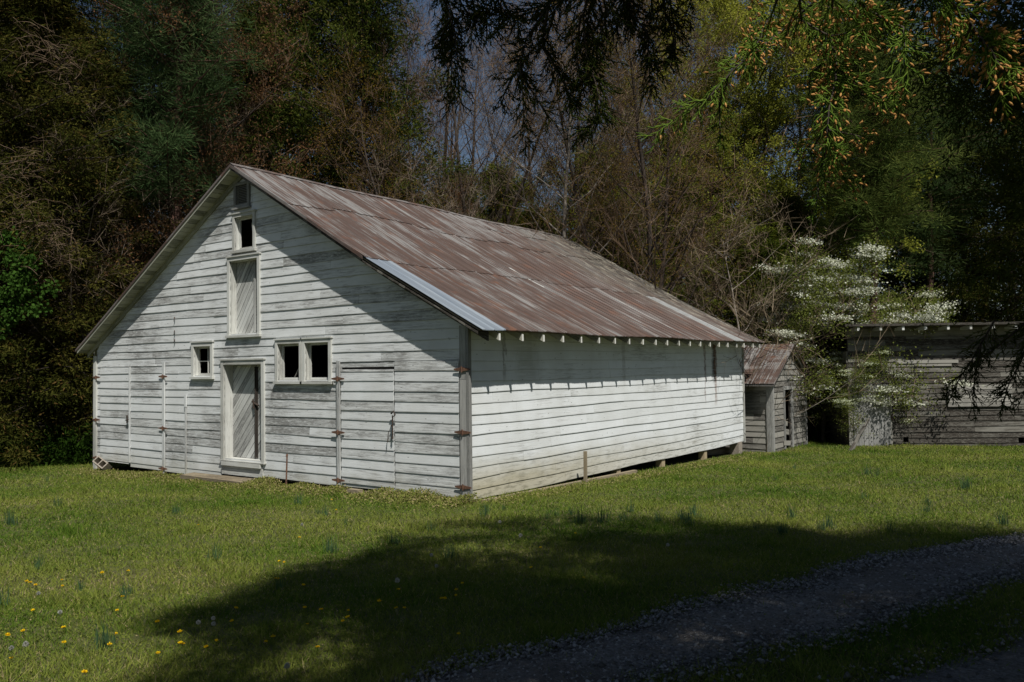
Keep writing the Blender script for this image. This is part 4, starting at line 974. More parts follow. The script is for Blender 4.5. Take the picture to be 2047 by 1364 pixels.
TL = [  # key, name, px, D, scale, height scale, mats, crown colour, twig colour, label
 ('cedA', 'cedar_tree', -70, 22.5, 1.1, 1.1, CE, olive, grt, 'dark cedar at the far left edge with boughs hanging to the grass'),
 ('cedA', 'cedar_tree', 55, 23.2, 1.05, 1.05, CE, olive, grt, 'broad olive cedar left of the barn carrying the tan dead vines'),
 ('cedB', 'cedar_tree', 155, 24.2, 1.05, 1.0, CE, olive, grt, 'olive cedar with low skirts standing nearest the left corner of the barn'),
 ('cedC', 'cedar_tree', 110, 29, 1.15, 1.2, CE, dark, grt, 'tall dark cedar behind the olive cedars at left'),
 ('cedB', 'cedar_tree', 255, 27, 1.0, 1.0, CE, olive, grt, 'rusty olive cedar seen above the left slope of the barn roof'),
 ('cedD', 'cedar_tree', 385, 27, .9, .95, CE, brn, grt, 'low brownish cedar just behind the left roof slope'),
 ('pineA', 'pine_tree', 322, 24.6, 1.0, 1.05, PI_, (.9, 1, .9, 1), grt, 'tall forked pine rising above the left roof slope'),
 ('pineA', 'pine_tree', 215, 31, 1.1, 1.2, PI_, dark, grt, 'slim dark pine between the tall cedars at left'),
 ('brownA', 'oak_tree', 350, 27, 1.05, 1.0, BR, (1, .9, .8, 1), rd_, 'brown leaved oak behind the left slope of the roof'),
 ('brownA', 'oak_tree', 430, 28, 1.15, 1.1, BR, (1, .85, .75, 1), rd_, 'russet oak rising above the barn peak'),
 ('brownA', 'oak_tree', 250, 30, .9, .95, BR, (.8, .75, .7, 1), rd_, 'dull brown oak between the cedars and the forked pine'),
 ('bareB', 'bare_tree', 480, 36, 1.15, 1.2, BA, yel, grt, 'tall bare tree against blue sky above the barn peak'),
 ('bareA', 'bare_tree', 565, 37, 1.2, 1.2, BA, yel, grt, 'bare grey tree with sky behind it right of the barn peak'),
 ('cedB', 'cedar_tree', 520, 29, 1.15, 1.12, CE, green, grt, 'green cedar directly behind the roof ridge near the peak'),
 ('cedC', 'cedar_tree', 600, 32, 1.35, 1.3, CE, green, grt, 'tall dark green cedar behind the front part of the ridge'),
 ('cedA', 'cedar_tree', 715, 31, 1.3, 1.32, CE, green, grt, 'tallest dark green cedar left of the bare trees'),
 ('cedD', 'cedar_tree', 650, 28, 1., 1., CE, olive, grt, 'short olive cedar behind the ridge below the tallest cedar'),
 ('brownA', 'oak_tree', 800, 33, .8, .85, BR, (1.1, .8, .7, 1), rd_, 'reddish brown oak beside the tallest dark green cedar'),
 ('budA', 'bare_tree', 850, 29, 1., .85, BA, (.8, .5, .35, 1), rd_, 'multi stemmed reddish bare tree behind the middle of the ridge'),
 ('bareC', 'bare_tree', 905, 31, 1., 1., BA, yel, rd_, 'slim brown bare tree beneath the dark hanging cedar boughs'),
 ('shrub', 'bare_shrub', 880, 27, 1.2, 1.25, BA, yel, grt, 'pale tangled bare shrub arching over the middle of the ridge'),
 ('bareB', 'bare_tree', 985, 34, 1., 1.0, BA, yel, rd_, 'forked bare tree left of the pale trunked one'),
 ('cedD', 'cedar_tree', 1010, 35, 1.3, 1.1, CE, yel, grt, 'yellowish young cedar behind the forked bare tree'),
 ('cedD', 'cedar_tree', 930, 37, 1.3, 1.15, CE, yel, grt, 'yellow green young cedar deep behind the middle of the ridge'),
 ('cedD', 'cedar_tree', 800, 36, 1.3, 1.2, CE, yel, grt, 'young olive cedar behind the reddish brown oak'),
 ('bareA', 'pale_tree', 1122, 27, .85, .95, PB, yel, (1.3, 1.2, 1.1, 1), 'bare tree with a pale trunk rising behind the roof'),
 ('budA', 'bare_tree', 1185, 29.5, 1.05, .95, BA, (.8, .5, .35, 1), rd_, 'red budding tree just right of the pale trunk'),
 ('budA', 'bare_tree', 1290, 27, 1.05, 1.0, BA, (.7, .45, .33, 1), rd_, 'reddish multi stemmed tree rising beyond the far roof slope'),
 ('bareC', 'bare_tree', 1325, 26.5, .95, .9, BA, yel, rd_, 'brown bare tree touching the reddish multi stemmed one'),
 ('cedD', 'cedar_tree', 1190, 33, 1.3, 1.1, CE, yel, grt, 'olive young cedar behind the red budding tree'),
 ('cedD', 'cedar_tree', 1370, 33, 1.3, 1.0, CE, yel, grt, 'olive young cedar beyond the far end of the barn roof'),
 ('cedD', 'cedar_tree', 1480, 31, 1.2, .85, CE, yel, grt, 'low bushy cedar above the eave of the far roof end'),
 ('leafA', 'spring_tree', 1405, 39, 1., 1.1, BA, (1.25, 1.2, .85, 1), grt, 'tall tree in yellow green spring leaf behind the reddish trees'),
 ('leafB', 'spring_tree', 1505, 36, 1., 1.1, BA, (1.3, 1.25, .85, 1), grt, 'bright yellow green tree behind the lit cedar sprig'),
 ('leafA', 'spring_tree', 1590, 35, .95, 1.05, BA, (1.05, 1.05, .75, 1), grt, 'duller yellow green tree with bent dark limbs'),
 ('pineB', 'pine_tree', 1690, 36, 1., 1.0, PI_, (1.45, 1.35, .85, 1), grt, 'pine behind the cone laden cedar sprays'),
 ('pineB', 'pine_tree', 1735, 28.3, .95, 1.0, PI_, (1.5, 1.35, .8, 1), (1.2, 1, 1, 1), 'pine with a bare pinkish trunk above the outbuilding roof'),
 ('pineA', 'pine_tree', 1850, 35, .95, .95, PI_, (.8, .85, .7, 1), grt, 'dark pine right of the pinkish trunk'),
 ('shrub', 'bare_shrub', 1480, 25.5, 1.15, 1.05, PB, yel, (1.2, 1.15, 1, 1), 'pale bare shrub arching over the far corner of the barn roof'),
 ('cedD', 'cedar_tree', 1600, 31, 1.2, .95, CE, (1, 1.1, .7, 1), grt, 'green bushy cedar behind the small shed roof'),
 ('cedD', 'cedar_tree', 1660, 30, 1., .6, CE, (.7, .8, .5, 1), grt, 'low dark evergreen between the shed and the outbuilding'),
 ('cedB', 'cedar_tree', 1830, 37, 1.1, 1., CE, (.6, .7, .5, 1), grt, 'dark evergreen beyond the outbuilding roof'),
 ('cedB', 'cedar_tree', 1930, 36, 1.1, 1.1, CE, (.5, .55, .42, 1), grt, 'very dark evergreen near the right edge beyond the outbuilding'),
 ('cedA', 'cedar_tree', 2030, 35, 1.1, 1.1, CE, (.45, .5, .4, 1), grt, 'darkest evergreen at the right edge beyond the outbuilding'),
 ('cedC', 'cedar_tree', 2130, 38, 1.2, 1.1, CE, (.5, .5, .4, 1), grt, 'dark tall evergreen just past the right edge'),
 ('cedC', 'cedar_tree', 20, 31, 1.3, 1.25, CE, dark, grt, 'tall dark cedar behind the far left edge'),
 ('bareC', 'bare_tree', 835, 36, 1.05, 1.05, BA, yel, grt, 'slender bare tree behind the reddish multi stemmed one'),
 ('bareA', 'bare_tree', 945, 38, 1.05, 1.05, BA, yel, grt, 'straight bare tree deep below the dark cedar boughs'),
 ('bareC', 'bare_tree', 1090, 33, 1.05, 1.05, BA, yel, grt, 'thin bare tree just left of the pale trunk'),
 ('bareA', 'bare_tree', 1240, 36, 1.05, 1.05, BA, yel, grt, 'bare tree behind the red budding tree'),
 ('bareB', 'bare_tree', 1345, 37, 1.05, 1.05, BA, yel, grt, 'forked bare tree before the yellow green woods'),
 ('bareC', 'bare_tree', 520, 34, 1.05, 1.05, BA, yel, grt, 'thin bare tree behind the green cedar at the peak'),
 ('bareA', 'bare_tree', 770, 38, 1.05, 1.05, BA, yel, grt, 'bare tree deep right of the tallest dark cedar'),
 ('bareC', 'bare_tree', 640, 38, 1.05, 1.05, BA, yel, grt, 'thin bare tree with sky behind left of the tallest cedar'),
 ('leafB', 'spring_tree', 1330, 41, .9, 1.0, BA, (.8, .8, .6, 1), grt, 'faint yellow green tree left of the tall spring tree'),
 ('leafA', 'spring_tree', 1450, 34, .8, .85, BA, (.8, .85, .6, 1), grt, 'lower spring tree in front of the two tall yellow green ones'),
 ('leafB', 'spring_tree', 1120, 41, .8, .75, BA, (.6, .6, .45, 1), grt, 'dim olive budding tree behind the pale trunk'),
 ('bareB', 'bare_tree', 455, 41, 1.3, 1.3, BA, yel, grt, 'tall bare tree deep behind the russet oak'),
 ('bareB', 'bare_tree', 860, 42, 1.15, 1.15, BA, yel, grt, 'broad bare tree deep behind the reddish multi stemmed one'),
 ('bareA', 'bare_tree', 1070, 36, 1.0, 1.0, BA, yel, grt, 'bare tree between the forked tree and the pale trunk'),
 ('bareC', 'bare_tree', 1260, 40, 1.3, 1.3, BA, yel, grt, 'twiggy tree deep behind the far roof slope'),
 ('bareC', 'pale_tree', 200, 24.3, 0.85, 0.85, PB, yel, (1., .95, .85, 1), 'slender dead tree with a pale stem left of the forked pine'),
 ('bareA', 'bare_tree', 400, 26.5, 0.8, 0.8, PB, yel, (1., .95, .85, 1), 'leafless tree leaning over the left roof slope'),
 ('cedD', 'cedar_tree', 870, 33, 1.2, 1.0, CE, yel, grt, 'olive young cedar low behind the middle of the ridge'),
 ('cedD', 'cedar_tree', 1085, 31, 1.15, .95, CE, yel, grt, 'olive young cedar just left of the pale trunk'),
 ('cedD', 'cedar_tree', 1255, 31, 1.2, .95, CE, (1.2, 1.35, .8, 1), grt, 'green young cedar behind the roof, between the reddish trees'),
 ('cedD', 'cedar_tree', 1540, 29, 1.1, .85, CE, (1.3, 1.5, .8, 1), grt, 'green bushy cedar beyond the far roof eave'),
 ('leafB', 'spring_tree', 1000, 40, .8, .85, BA, (.8, .8, .5, 1), grt, 'olive budding tree deep behind the middle of the ridge'),
 ('cedC', 'cedar_tree', 395, 38, 1.3, 1.1, CE, dark, grt, 'dark cedar deep behind the russet oak'),
]
rr = random.Random(8)
for (k, nm, px, D, s, hz, mats, cc, tc, lb) in TL:
    x, y = at(px, D)
    o = instantiate(k, nm, lb, x, y, s, rr.random()*6.28, mats, cc, tc, sz=s*hz, lean=(rr.uniform(-.03, .03), rr.uniform(-.03, .03)))
    if 'shrub' in nm: o['category'] = 'shrub'
# blossoming trees
def bloom(label, px, D, s, hz, rz, nb, col, seed, lean=(0, 0)):
    x, y = at(px, D); r = instantiate('bloomA', 'blossom_tree', label, x, y, s, rz, ('bark', 'twig', 'spring'), (.72, .8, .8, 1), (1.4, 1.3, 1.15, 1), sz=s*hz, lean=lean)
    r['category'] = 'tree'
    tg = TREES['bloomA'][1]; V = np.empty(len(tg.vertices)*3, np.float32); tg.vertices.foreach_get('co', V); V = V.reshape(-1, 3); rg = np.random.default_rng(seed)
    V = V[V[:, 2] > 1.2]; c = V[rg.integers(0, len(V), 170)]; w_ = rg.random(170)**2; w_ /= w_.sum(); i = rg.choice(170, nb, p=w_)
    C = c[i]+rg.normal(0, 1, (nb, 3))*[.17, .17, .045]
    me = npmesh('blossom', *kites(C, rg.normal(size=(nb, 3))*[1, 1, .6]+[0, 0, .3], .06, .05, rg.random(nb)))
    me.materials.append(M['bloom']); o = bpy.data.objects.new('blossom', me); COL.objects.link(o); o.parent = r; o.color = col
bloom('white blossoming tree leaning over the outbuilding roof', 1640, 26.6, 1.15, .92, .4, 19000, (1, 1, 1, 1), 1, (0, .12))
bloom('low white blossoming tree before the left end of the outbuilding', 1715, 25.8, .66, .78, 2.0, 12000, (.9, .95, .8, 1), 2)
bloom('spreading white blossoming tree behind the outbuilding roof', 1770, 31.5, 1.25, .74, 3.0, 16000, (1, 1, .97, 1), 3)
# deep wood: one mass
def wood_mass():
    parts = []; rg = np.random.default_rng(31); n = 170000
    px = rg.uniform(-350, 2400, n); D = rg.uniform(43, 62, n)
    top = np.interp(px, [-350, 250, 430, 520, 700, 830, 960, 1120, 1300, 1450, 1650, 1800, 2400], [24, 24, 14, 9.5, 15, 10.5, 7.5, 7.5, 9, 10, 12, 16, 22])*(D/48)
    z = top*rg.random(n)**.8*(1+.12*np.sin(px*.021)+.10*np.sin(px*.067+1)+.06*np.sin(px*.19))
    P = CAM+(FW[None]*np.array([1, 1, 0])+((px-1023.5)/FPX)[:, None]*RT[None])*D[:, None]; P[:, 2] = gz(P[:, 0], P[:, 1])+z
    cl = rg.integers(0, n, n//14); c = P[cl][rg.integers(0, len(cl), n)]+rg.normal(0, .35, (n, 3))
    return blades(c, rg.normal(size=(n, 3))*[1, 1, .6]+[0, 0, .1], .24, .11, np.clip(rg.normal(.35, .25, n), 0, .97))
o = link('distant_wood', npmesh('distant_wood', *wood_mass()), None, M['cedar']); o.color = (.85, .8, .75, 1)
tag(o, 'dark mass of woodland deep behind the nearer trees', 'wood', kind='stuff')
def far_trunks():
    rg = np.random.default_rng(77); n = 70; px = rg.uniform(-100, 2100, n); D = rg.uniform(38, 55, n); P, Q, a, b = [], [], [], []
    for x_, d_ in zip(px, D):
        p = np.array([*at(x_, d_), 0]); p[2] = gz(p[0], p[1])-.2; l = rg.normal(0, .03, 2); h = rg.uniform(9, 17); r = rg.uniform(.07, .16)
        for k in range(5):
            q = p+np.array([l[0]*h/5+rg.normal(0, .05), l[1]*h/5+rg.normal(0, .05), h/5]); P.append(p); Q.append(q); a.append(r*(1-k*.17)); b.append(r*(1-(k+1)*.17)); p = q
    return tubes(P, Q, a, b, 5, np.repeat(rg.random(n), 5))
o = link('distant_trunks', npmesh('distant_trunks', *far_trunks(), smooth=True), None, M['bark']); tag(o, 'slender trunks of the woodland deep behind the nearer trees', 'wood', kind='stuff')
# undergrowth along the wood edge
def undergrowth():
    rg = np.random.default_rng(5); n = 60000
    seg = [(at(-150, 22.), at(190, 22.5)), (at(190, 23.), at(330, 25)), (at(1500, 27.5), at(1690, 27)), (at(1560, 33), at(2300, 40)), (at(400, 28), at(1500, 30))]
    k = rg.choice(5, n, p=[.34, .12, .14, .2, .2]); A = np.array([s[0] for s in seg])[k]; B = np.array([s[1] for s in seg])[k]; u = rg.random((n, 1))
    P = A+(B-A)*u; dv = unit(B-A); nn = np.stack([-dv[:, 1], dv[:, 0]], 1); P = P+nn*(rg.random((n, 1))*2.6-.4)
    bump = .5+.5*np.sin(u[:, 0]*40+k)*np.sin(u[:, 0]*97+1); h = (.25+.9*bump)*rg.random(n)**1.3
    C = np.concatenate([P, (gz(P[:, 0], P[:, 1])+h)[:, None]], 1)
    return blades(C, rg.normal(size=(n, 3))+[0, 0, .5], .14, .05, rg.random(n)*.8)
o = link('undergrowth', npmesh('undergrowth', *undergrowth()), None, M['ivy']); o.color = (.45, .42, .35, 1); tag(o, 'low leafy undergrowth along the shaded edge of the wood', 'undergrowth', kind='stuff')
# vines on the left cedars
def vine(name, label, cat, C0, nC, sp, mat, kind, rg):
    C0 = np.array(C0); cl = C0[rg.integers(0, len(C0), nC)]+rg.normal(size=(nC, 3))*sp
    if kind == 'leaf':
        n = nC*60; i = rg.integers(0, nC, n); me = npmesh(name, *kites(cl[i]+rg.normal(0, .11, (n, 3)), rg.normal(size=(n, 3))+[0, 0, -.3], .10, .085, rg.random(n)))
    else:
        P, Q, a, b = [], [], [], []
        for c in cl:
            p = c; d = unit(rg.normal(size=3)*[1, 1, .5]+[.3, -.2, .35])
            for k in range(7):
                d = unit(d+rg.normal(0, .22, 3)+[0, 0, -.13]); q = p+d*rg.uniform(.06, .15); P.append(p); Q.append(q); a.append(.007*(1-k/9)); b.append(.007*(1-(k+1)/9)); p = q
        me = npmesh(name, *tubes(P, Q, a, b, 3, rg.random(len(P))))
    o = link(name, me, None, M[mat]); tag(o, label, cat); return o
rg = np.random.default_rng(3)
vine('leafy_vine', 'bright green leafy vine climbing the cedar at the left edge', 'vine', [dpx(x, y, 21.0) for x, y in ((25, 500), (45, 520), (50, 560), (70, 590), (20, 620), (10, 660), (15, 600), (28, 545))], 34, [.22, .22, .22], 'ivy', 'leaf', rg).color = (.85, .8, .8, 1)
o = vine('dead_vine', 'tan tangle of dead vine stems draped over the left cedar', 'vine', [dpx(x, y, 21.3) for x, y in ((60, 420), (90, 455), (110, 480), (95, 520), (30, 350), (70, 320), (40, 440), (120, 130), (80, 90))], 300, [.34, .34, .30], 'twig', 'stem', rg); o.color = (1.25, 1.1, .95, 1)
M['vinetan'] = M['twig']

# ------------------------------------------------------------------ the big cedars on the camera's side, which shade the drive
SHP = np.array([gpx(*p)[:2] for p in [(350, 1385), (480, 1305), (345, 1245), (480, 1195), (600, 1145), (740, 1112), (800, 1066), (920, 1045), (1000, 1031), (1150, 1028), (1300, 1034), (1450, 1046), (1600, 1064), (1720, 1078), (1765, 1053), (1900, 1050), (2047, 1062)]] + [(9.5, 1.), (12.5, .5), (16, -3), (17, -14), (5., -14)])
HOLE = np.array([[*gpx(x, y)[:2], r] for x, y, r in ((640, 1300, .20), (700, 1240, .15), (720, 1340, .16), (560, 1345, .14), (1190, 1165, .16), (1370, 1265, .13), (1720, 1195, .12), (1960, 1120, .12), (1480, 1195, .10), (990, 1100, .08), (560, 1250, .12))])
def inpoly(p, poly):
    x, y = p[:, 0], p[:, 1]; c = np.zeros(len(p), bool); j = len(poly)-1
    for i in range(len(poly)):
        xi, yi = poly[i]; xj, yj = poly[j]
        c ^= ((yi > y) != (yj > y)) & (x < (xj-xi)*(y-yi)/(yj-yi+1e-12)+xi); j = i
    return c
SPOTS = []          # lit sprigs that need open sky towards the sun
def big_crown(trunk, H, rad, zc, hz, n_cl, per, seed, keep_view=None, need=True, sl=.13, sw=.035):  # crown shape is cut to the wanted shade outline and sun gaps
    rg = np.random.default_rng(seed); out = []
    tot = 0
    while tot < n_cl:
        P = rg.normal(size=(4000, 3)); P = unit(P)*(rg.random((4000, 1))**.45)*[rad, rad, hz]+[trunk[0], trunk[1], zc]
        g_ = gz(P[:, 0], P[:, 1]); k = (P[:, 2]-.2)/SUN[2]; S_ = P[:, :2]-SUN[None, :2]*k[:, None]
        ok = (P[:, 2] > 1.7)
        if need:
            ok &= inpoly(S_, SHP)
            for hx, hy, hr in HOLE: ok &= np.hypot(S_[:, 0]-hx, S_[:, 1]-hy) > hr+.12
        px, py, z = project(P); vis = (z > .2) & (px > -60) & (px < 2110) & (py > -50) & (py < 1400)
        if keep_view is not None: vis &= ~keep_view(px, py, z)
        ok &= ~vis; ok &= np.linalg.norm(P-CAM, axis=1) > .8
        for s in SPOTS:
            d = P-s; t_ = d@SUN; ok &= ~((t_ > 0) & (np.linalg.norm(d-t_[:, None]*SUN, axis=1) < .75))
        P = P[ok]; out.append(P); tot += len(P)
    C = np.concatenate(out)[:n_cl]
    n = n_cl*per; i = np.repeat(np.arange(n_cl), per); off = rg.normal(size=(n, 3))*[.17, .17, .12]; c = C[i]+off; tone = rg.random(n_cl)
    D = unit(off)*.8+rg.normal(size=(n, 3))*.5+[0, 0, -.35]
    return C, blades(c, D, sl*(.6+.8*rg.random(n)), sw, np.clip(.1+.5*tone[i]+rg.normal(0, .15, n), 0, .84))
def big_tree(name, label, trunk, H, rad, zc, hz, n_cl, per, seed, keep=None, need=True, sl=.13, sw=.035):
    z0 = G(*trunk); r = empty(name, (trunk[0], trunk[1], z0-.1), label, 'tree')
    C, (V, F, T) = big_crown(trunk, H, rad, zc, hz, n_cl, per, seed, keep, need, sl, sw); off = np.array([trunk[0], trunk[1], z0-.1])
    o = link('crown', npmesh('crown', V-off, F, T), r, M['cedar']); o.color = (.8, .95, .8, 1)
    rg = np.random.default_rng(seed); P, Q, a, b = [], [], [], []
    p = np.zeros(3)
    for k in range(10): q = p+np.array([rg.normal(0, .06), rg.normal(0, .06), H/10]); P.append(p); Q.append(q); a.append(.30*(1-k/11)); b.append(.30*(1-(k+1)/11)); p = q
    for c in C[::max(1, n_cl//60)]:
        e = c-off; s = max(.8, e[2]-np.hypot(e[0], e[1])*.45); s = min(s, H*.95); m_ = np.array([e[0]*.45, e[1]*.45, s+(e[2]-s)*.6]); st = np.array([0, 0, s])
        P += [st, m_]; Q += [m_, e]; a += [.05, .025]; b += [.025, .006]
    link('trunk', npmesh('trunk', *tubes(P, Q, a, b, 7), smooth=True), r, M['bark'])
    return r
LITP = [ # (path px points, depth, side length, cones per twig)
 ([(1660, -20), (1590, 35), (1545, 75), (1480, 125), (1425, 185), (1370, 215), (1312, 258)], 2.35, .11, .06),
 ([(1560, -20), (1545, 20), (1520, 60), (1505, 95)], 2.2, .10, .75),
 ([(1440, 190), (1438, 235), (1440, 285)], 2.35, .05, .0),
 ([(1665, -20), (1655, 60), (1668, 140), (1655, 210), (1650, 280), (1660, 330), (1695, 385)], 2.25, .13, .55),
 ([(1668, 130), (1715, 165), (1760, 190), (1800, 200)], 2.25, .08, .7),
 ([(1655, 250), (1630, 290), (1605, 310)], 2.25, .08, .55), ([(1650, 300), (1632, 360), (1628, 430)], 2.3, .06, .05),
 ([(1655, 260), (1700, 265), (1735, 275)], 2.25, .06, .8), ([(1690, -20), (1750, 20), (1815, 55), (1812, 110), (1822, 165)], 2.1, .12, .35),
 ([(1640, 130), (1620, 150), (1612, 200)], 2.25, .06, .7), ([(1600, -20), (1600, 40), (1660, 70), (1720, 60)], 2.2, .10, .6), ([(1640, -20), (1700, 30), (1760, 50)], 2.15, .12, .6),
 ([(1860, -20), (1925, 20), (1950, 60), (1985, 100), (2010, 135), (1998, 190)], 2.0, .13, .8), ([(1940, 50), (1925, 90), (1915, 110)], 2.0, .08, .9), ([(1850, -20), (1900, 30), (1960, 20)], 2.0, .10, .8), ([(1960, 80), (1990, 105), (2030, 130)], 2.0, .09, .8)]
DARKP = [
 ([(860, -40), (890, 10), (905, 60), (912, 120), (918, 205)], 3.0, .15), ([(900, -40), (930, 20), (965, 50), (1000, 60)], 3.0, .16), ([(905, 30), (880, 70), (872, 110)], 3.0, .10),
 ([(1130, -40), (1095, 20), (1055, 75), (1045, 120), (1052, 200), (1062, 290)], 2.9, .13), ([(1095, 20), (1080, 90), (1120, 150), (1150, 210)], 2.9, .12), ([(1055, 110), (1020, 160), (1000, 215)], 2.9, .11),
 ([(1180, -40), (1165, 40), (1172, 110), (1190, 170), (1205, 225), (1180, 260)], 2.8, .17), ([(1160, 30), (1150, 100), (1160, 190)], 2.8, .15), ([(1230, -40), (1250, 20), (1290, 60), (1300, 120), (1308, 170)], 3.0, .14), ([(1200, -40), (1210, 30), (1185, 90)], 2.8, .16),
 ([(1320, -40), (1335, 30), (1350, 80), (1345, 120)], 3.0, .13), ([(1040, 130), (1060, 170), (1100, 235)], 2.9, .10), ([(1180, -40), (1090, 10), (1010, 30), (960, 10)], 3.1, .14), ([(1400, -50), (1380, 0), (1365, 50)], 3.2, .10),
 ([(1260, -40), (1245, 20), (1230, 60)], 3.0, .15), ([(1300, -40), (1300, 10), (1330, 50)], 3.0, .13), ([(980, -40), (1000, 10), (1035, 50)], 3.0, .13), ([(940, -40), (950, 30), (935, 90)], 3.0, .13),
 ([(1990, 640), (1950, 715), (1915, 770), (1900, 800)], 3.4, .12), ([(2060, 650), (2040, 720), (2010, 775), (2000, 805)], 3.4, .13), ([(1960, 690), (1950, 760), (1945, 812)], 3.4, .09), ([(2080, 620), (2000, 690), (1930, 735)], 3.4, .10), ([(2100, 700), (2060, 760), (2040, 800)], 3.4, .12)]
def sprig(paths, seed, cones=True, fat=1.):
    rg = np.random.default_rng(seed); P, Q, A, B, T = [], [], [], [], []; W = []; tips = []; D3 = []
    def seg(p, q, a, b, t_, wood=False): (W if wood else P).append((p, q, a, b, t_))
    WS = []
    for it in paths:
        if W: WS.append(list(W)); W.clear()
        pts, D, sl = it[:3]; cn = it[3] if len(it) > 3 else 0
        w_ = [dpx(x, y, D+.12*math.sin(i*1.3)) for i, (x, y) in enumerate(pts)]
        d = np.r_[0, np.cumsum([np.linalg.norm(w_[i+1]-w_[i]) for i in range(len(w_)-1)])]; L = d[-1]; n = max(6, int(L/.02)); s = np.linspace(0, L, n)
        M_ = np.stack([np.interp(s, d, [p[k] for p in w_]) for k in range(3)], 1); M_ += np.cumsum(rg.normal(0, .0012, M_.shape), 0)
        for i in range(n-1): seg(M_[i], M_[i+1], .0042*(1-.8*i/n)*fat, .0042*(1-.8*(i+1)/n)*fat, .5, i < n*.75)
        for i in range(1, n):
            dm = unit(M_[min(i, n-1)]-M_[i-1]); 
            for _ in range(2):
                rd = unit(rg.normal(size=3)); sd = unit(dm*.75+unit(rd-dm*(rd@dm))*.8+[0, 0, -.12]); l = sl*(.35+.75*rg.random())*(1-.5*i/n)
                m = max(2, int(l/.016)); p = M_[i]; dd = sd
                for j in range(m):
                    dd = unit(dd+rg.normal(0, .09, 3)+[0, 0, -.045]); q = p+dd*l/m; seg(p, q, .0021*fat*(1-.5*j/m), .0021*fat*(1-.5*(j+1)/m), rg.random())
                    for __ in range(2):
                        rd = unit(rg.normal(size=3)); td = unit(dd*.85+unit(rd-dd*(rd@dd))*.55+[0, 0, -.05]); tl = rg.uniform(.014, .034)*(1-.3*j/m)*fat**.5
                        mid = q+td*tl*.55; e = mid+unit(td+rg.normal(0, .2, 3))*tl*.5; tt = rg.random()
                        seg(q, mid, .0017*fat, .0016*fat, tt); seg(mid, e, .0016*fat, .0005, tt)
                        if cones and rg.random() < cn*.62: tips.append((e, unit(e-mid)))
                    p = q
    def tb(S_, k): return tubes([s[0] for s in S_], [s[1] for s in S_], [s[2] for s in S_], [s[3] for s in S_], k, np.array([s[4] for s in S_]))
    WS.append(list(W)); return tb(P, 3), [tb(w_, 5) for w_ in WS], tips
(lf, lw, tips) = sprig(LITP, 5); DARKP += [([(x+14-6*i, y+4) for i, (x, y) in enumerate(p[0])], p[1]+.12, p[2]) for p in DARKP[::2] if p[0][-1][1] < 400]
(df, dw, _) = sprig(DARKP, 6, False, 1.1)
for it in LITP:
    for (x, y) in it[0][1:]: SPOTS.append(dpx(x, max(y, 0), it[1]))
TRB = (10.7, -9.3); rB = big_tree('cedar_tree', 'big cedar overhanging the camera, its dark boughs hanging across the top of the view', TRB, 14, 5.6, 8.2, 5.6, 1500, 110, 41)
offB = np.array(rB.location)
def child(name, part, mat, parent, off, color=None, label=None):
    V, F, T = part; o = link(name, npmesh(name, V-off, F, T), parent, M[mat])
    if color: o.color = color
    if label: o['label'] = label
    return o
sp = child('sprig', lf, 'sprig', rB, offB, (1, 1, 1, 1), 'sunlit bright green sprays with orange pollen cones'); [child('branch', w_, 'bark', sp, offB) for w_ in lw]
e = np.array([x[0] for x in tips]); d = np.array([x[1] for x in tips]); n = len(e)
v, f_, t_ = tubes(np.r_[e, e+d*.008], np.r_[e+d*.008, e+d*.014], np.r_[np.full(n, .0018), np.full(n, .0032)], np.r_[np.full(n, .0032), np.full(n, .0012)], 5, np.tile(RNG.random(n), 2))
child('pollen_cones', (v, f_, t_), 'cone', sp, offB)
dk = child('bough', df, 'cedar', rB, offB, (.8, 1.0, .9, 1), 'dark hanging cedar boughs'); [child('branch', w_, 'bark', dk, offB) for w_ in dw]  # shaded boughs keep the darker foliage colour
def keepA(px, py, z):
    q = px+45*np.sin(py*.021+1)+25*np.sin(py*.06); return (z > 3.6) & (py < 745+20*np.sin(px*.05)) & ((q > 1905) | ((q > 1800) & (py < 240)))
big_tree('cedar_tree', 'big dark cedar filling the right edge of the view beside the drive', (10.2, -3.4), 10, 3.3, 5.4, 4.4, 1100, 330, 42, keepA, True, .065, .013)
big_tree('cedar_tree', 'tall unseen cedar behind the camera to the right, added to shade the right-hand cedar and the drive', (15.5, -8.2), 14, 4.6, 9.5, 6.8, 1100, 90, 43)  # unseen tree added so the right-hand cedar falls into shade
big_tree('cedar_tree', 'cedar behind the camera whose shadow reaches across the grass', (11.5, -14.), 12, 5.2, 12, 6, 900, 90, 44)

# ------------------------------------------------------------------ grass
def sample_lawn(n, rmin, rmax, pw, seed, margin=.12):
    rg = np.random.default_rng(seed); u = rg.random(n); r = (rmin**pw+u*(rmax**pw-rmin**pw))**(1/pw)
    a = rg.uniform(-.70, .70, n)+YAW; x, y = CAM[0]-np.sin(a)*r, CAM[1]+np.cos(a)*r
    inb = (x > -12.1) & (x < .02) & (y > -.0) & (y < 12.2)
    woods = (x < -16.2+np.sin(y)*.4) | (y-.55*x > 20.3)
    shedm = (x > -2.5) & (x < .55) & (y > 12.6) & (y < 15.7)
    ok = ~(inb | woods | shedm); x, y, r = x[ok], y[ok], r[ok]
    P = np.stack([x, y, gz(x, y)], 1); rm = road_mask(P); keep = ~rm | (rg.random(len(P)) < .012)
    return P[keep], r[keep], rg
def patch(P, a=1., b=0.):
    x, y = P[:, 0], P[:, 1]
    return .5+.2*np.sin(x*1.7*a+np.sin(y*1.3)*1.5+b)+.18*np.sin(y*2.3*a+np.sin(x*2.1+b)*1.3)+.14*np.sin(x*5.1+y*3.7+b)*np.sin(y*6.3-x*2.9)
P, r, rg = sample_lawn(800000, 2.6, 36, .72, 51); n = len(P); pt = patch(P)
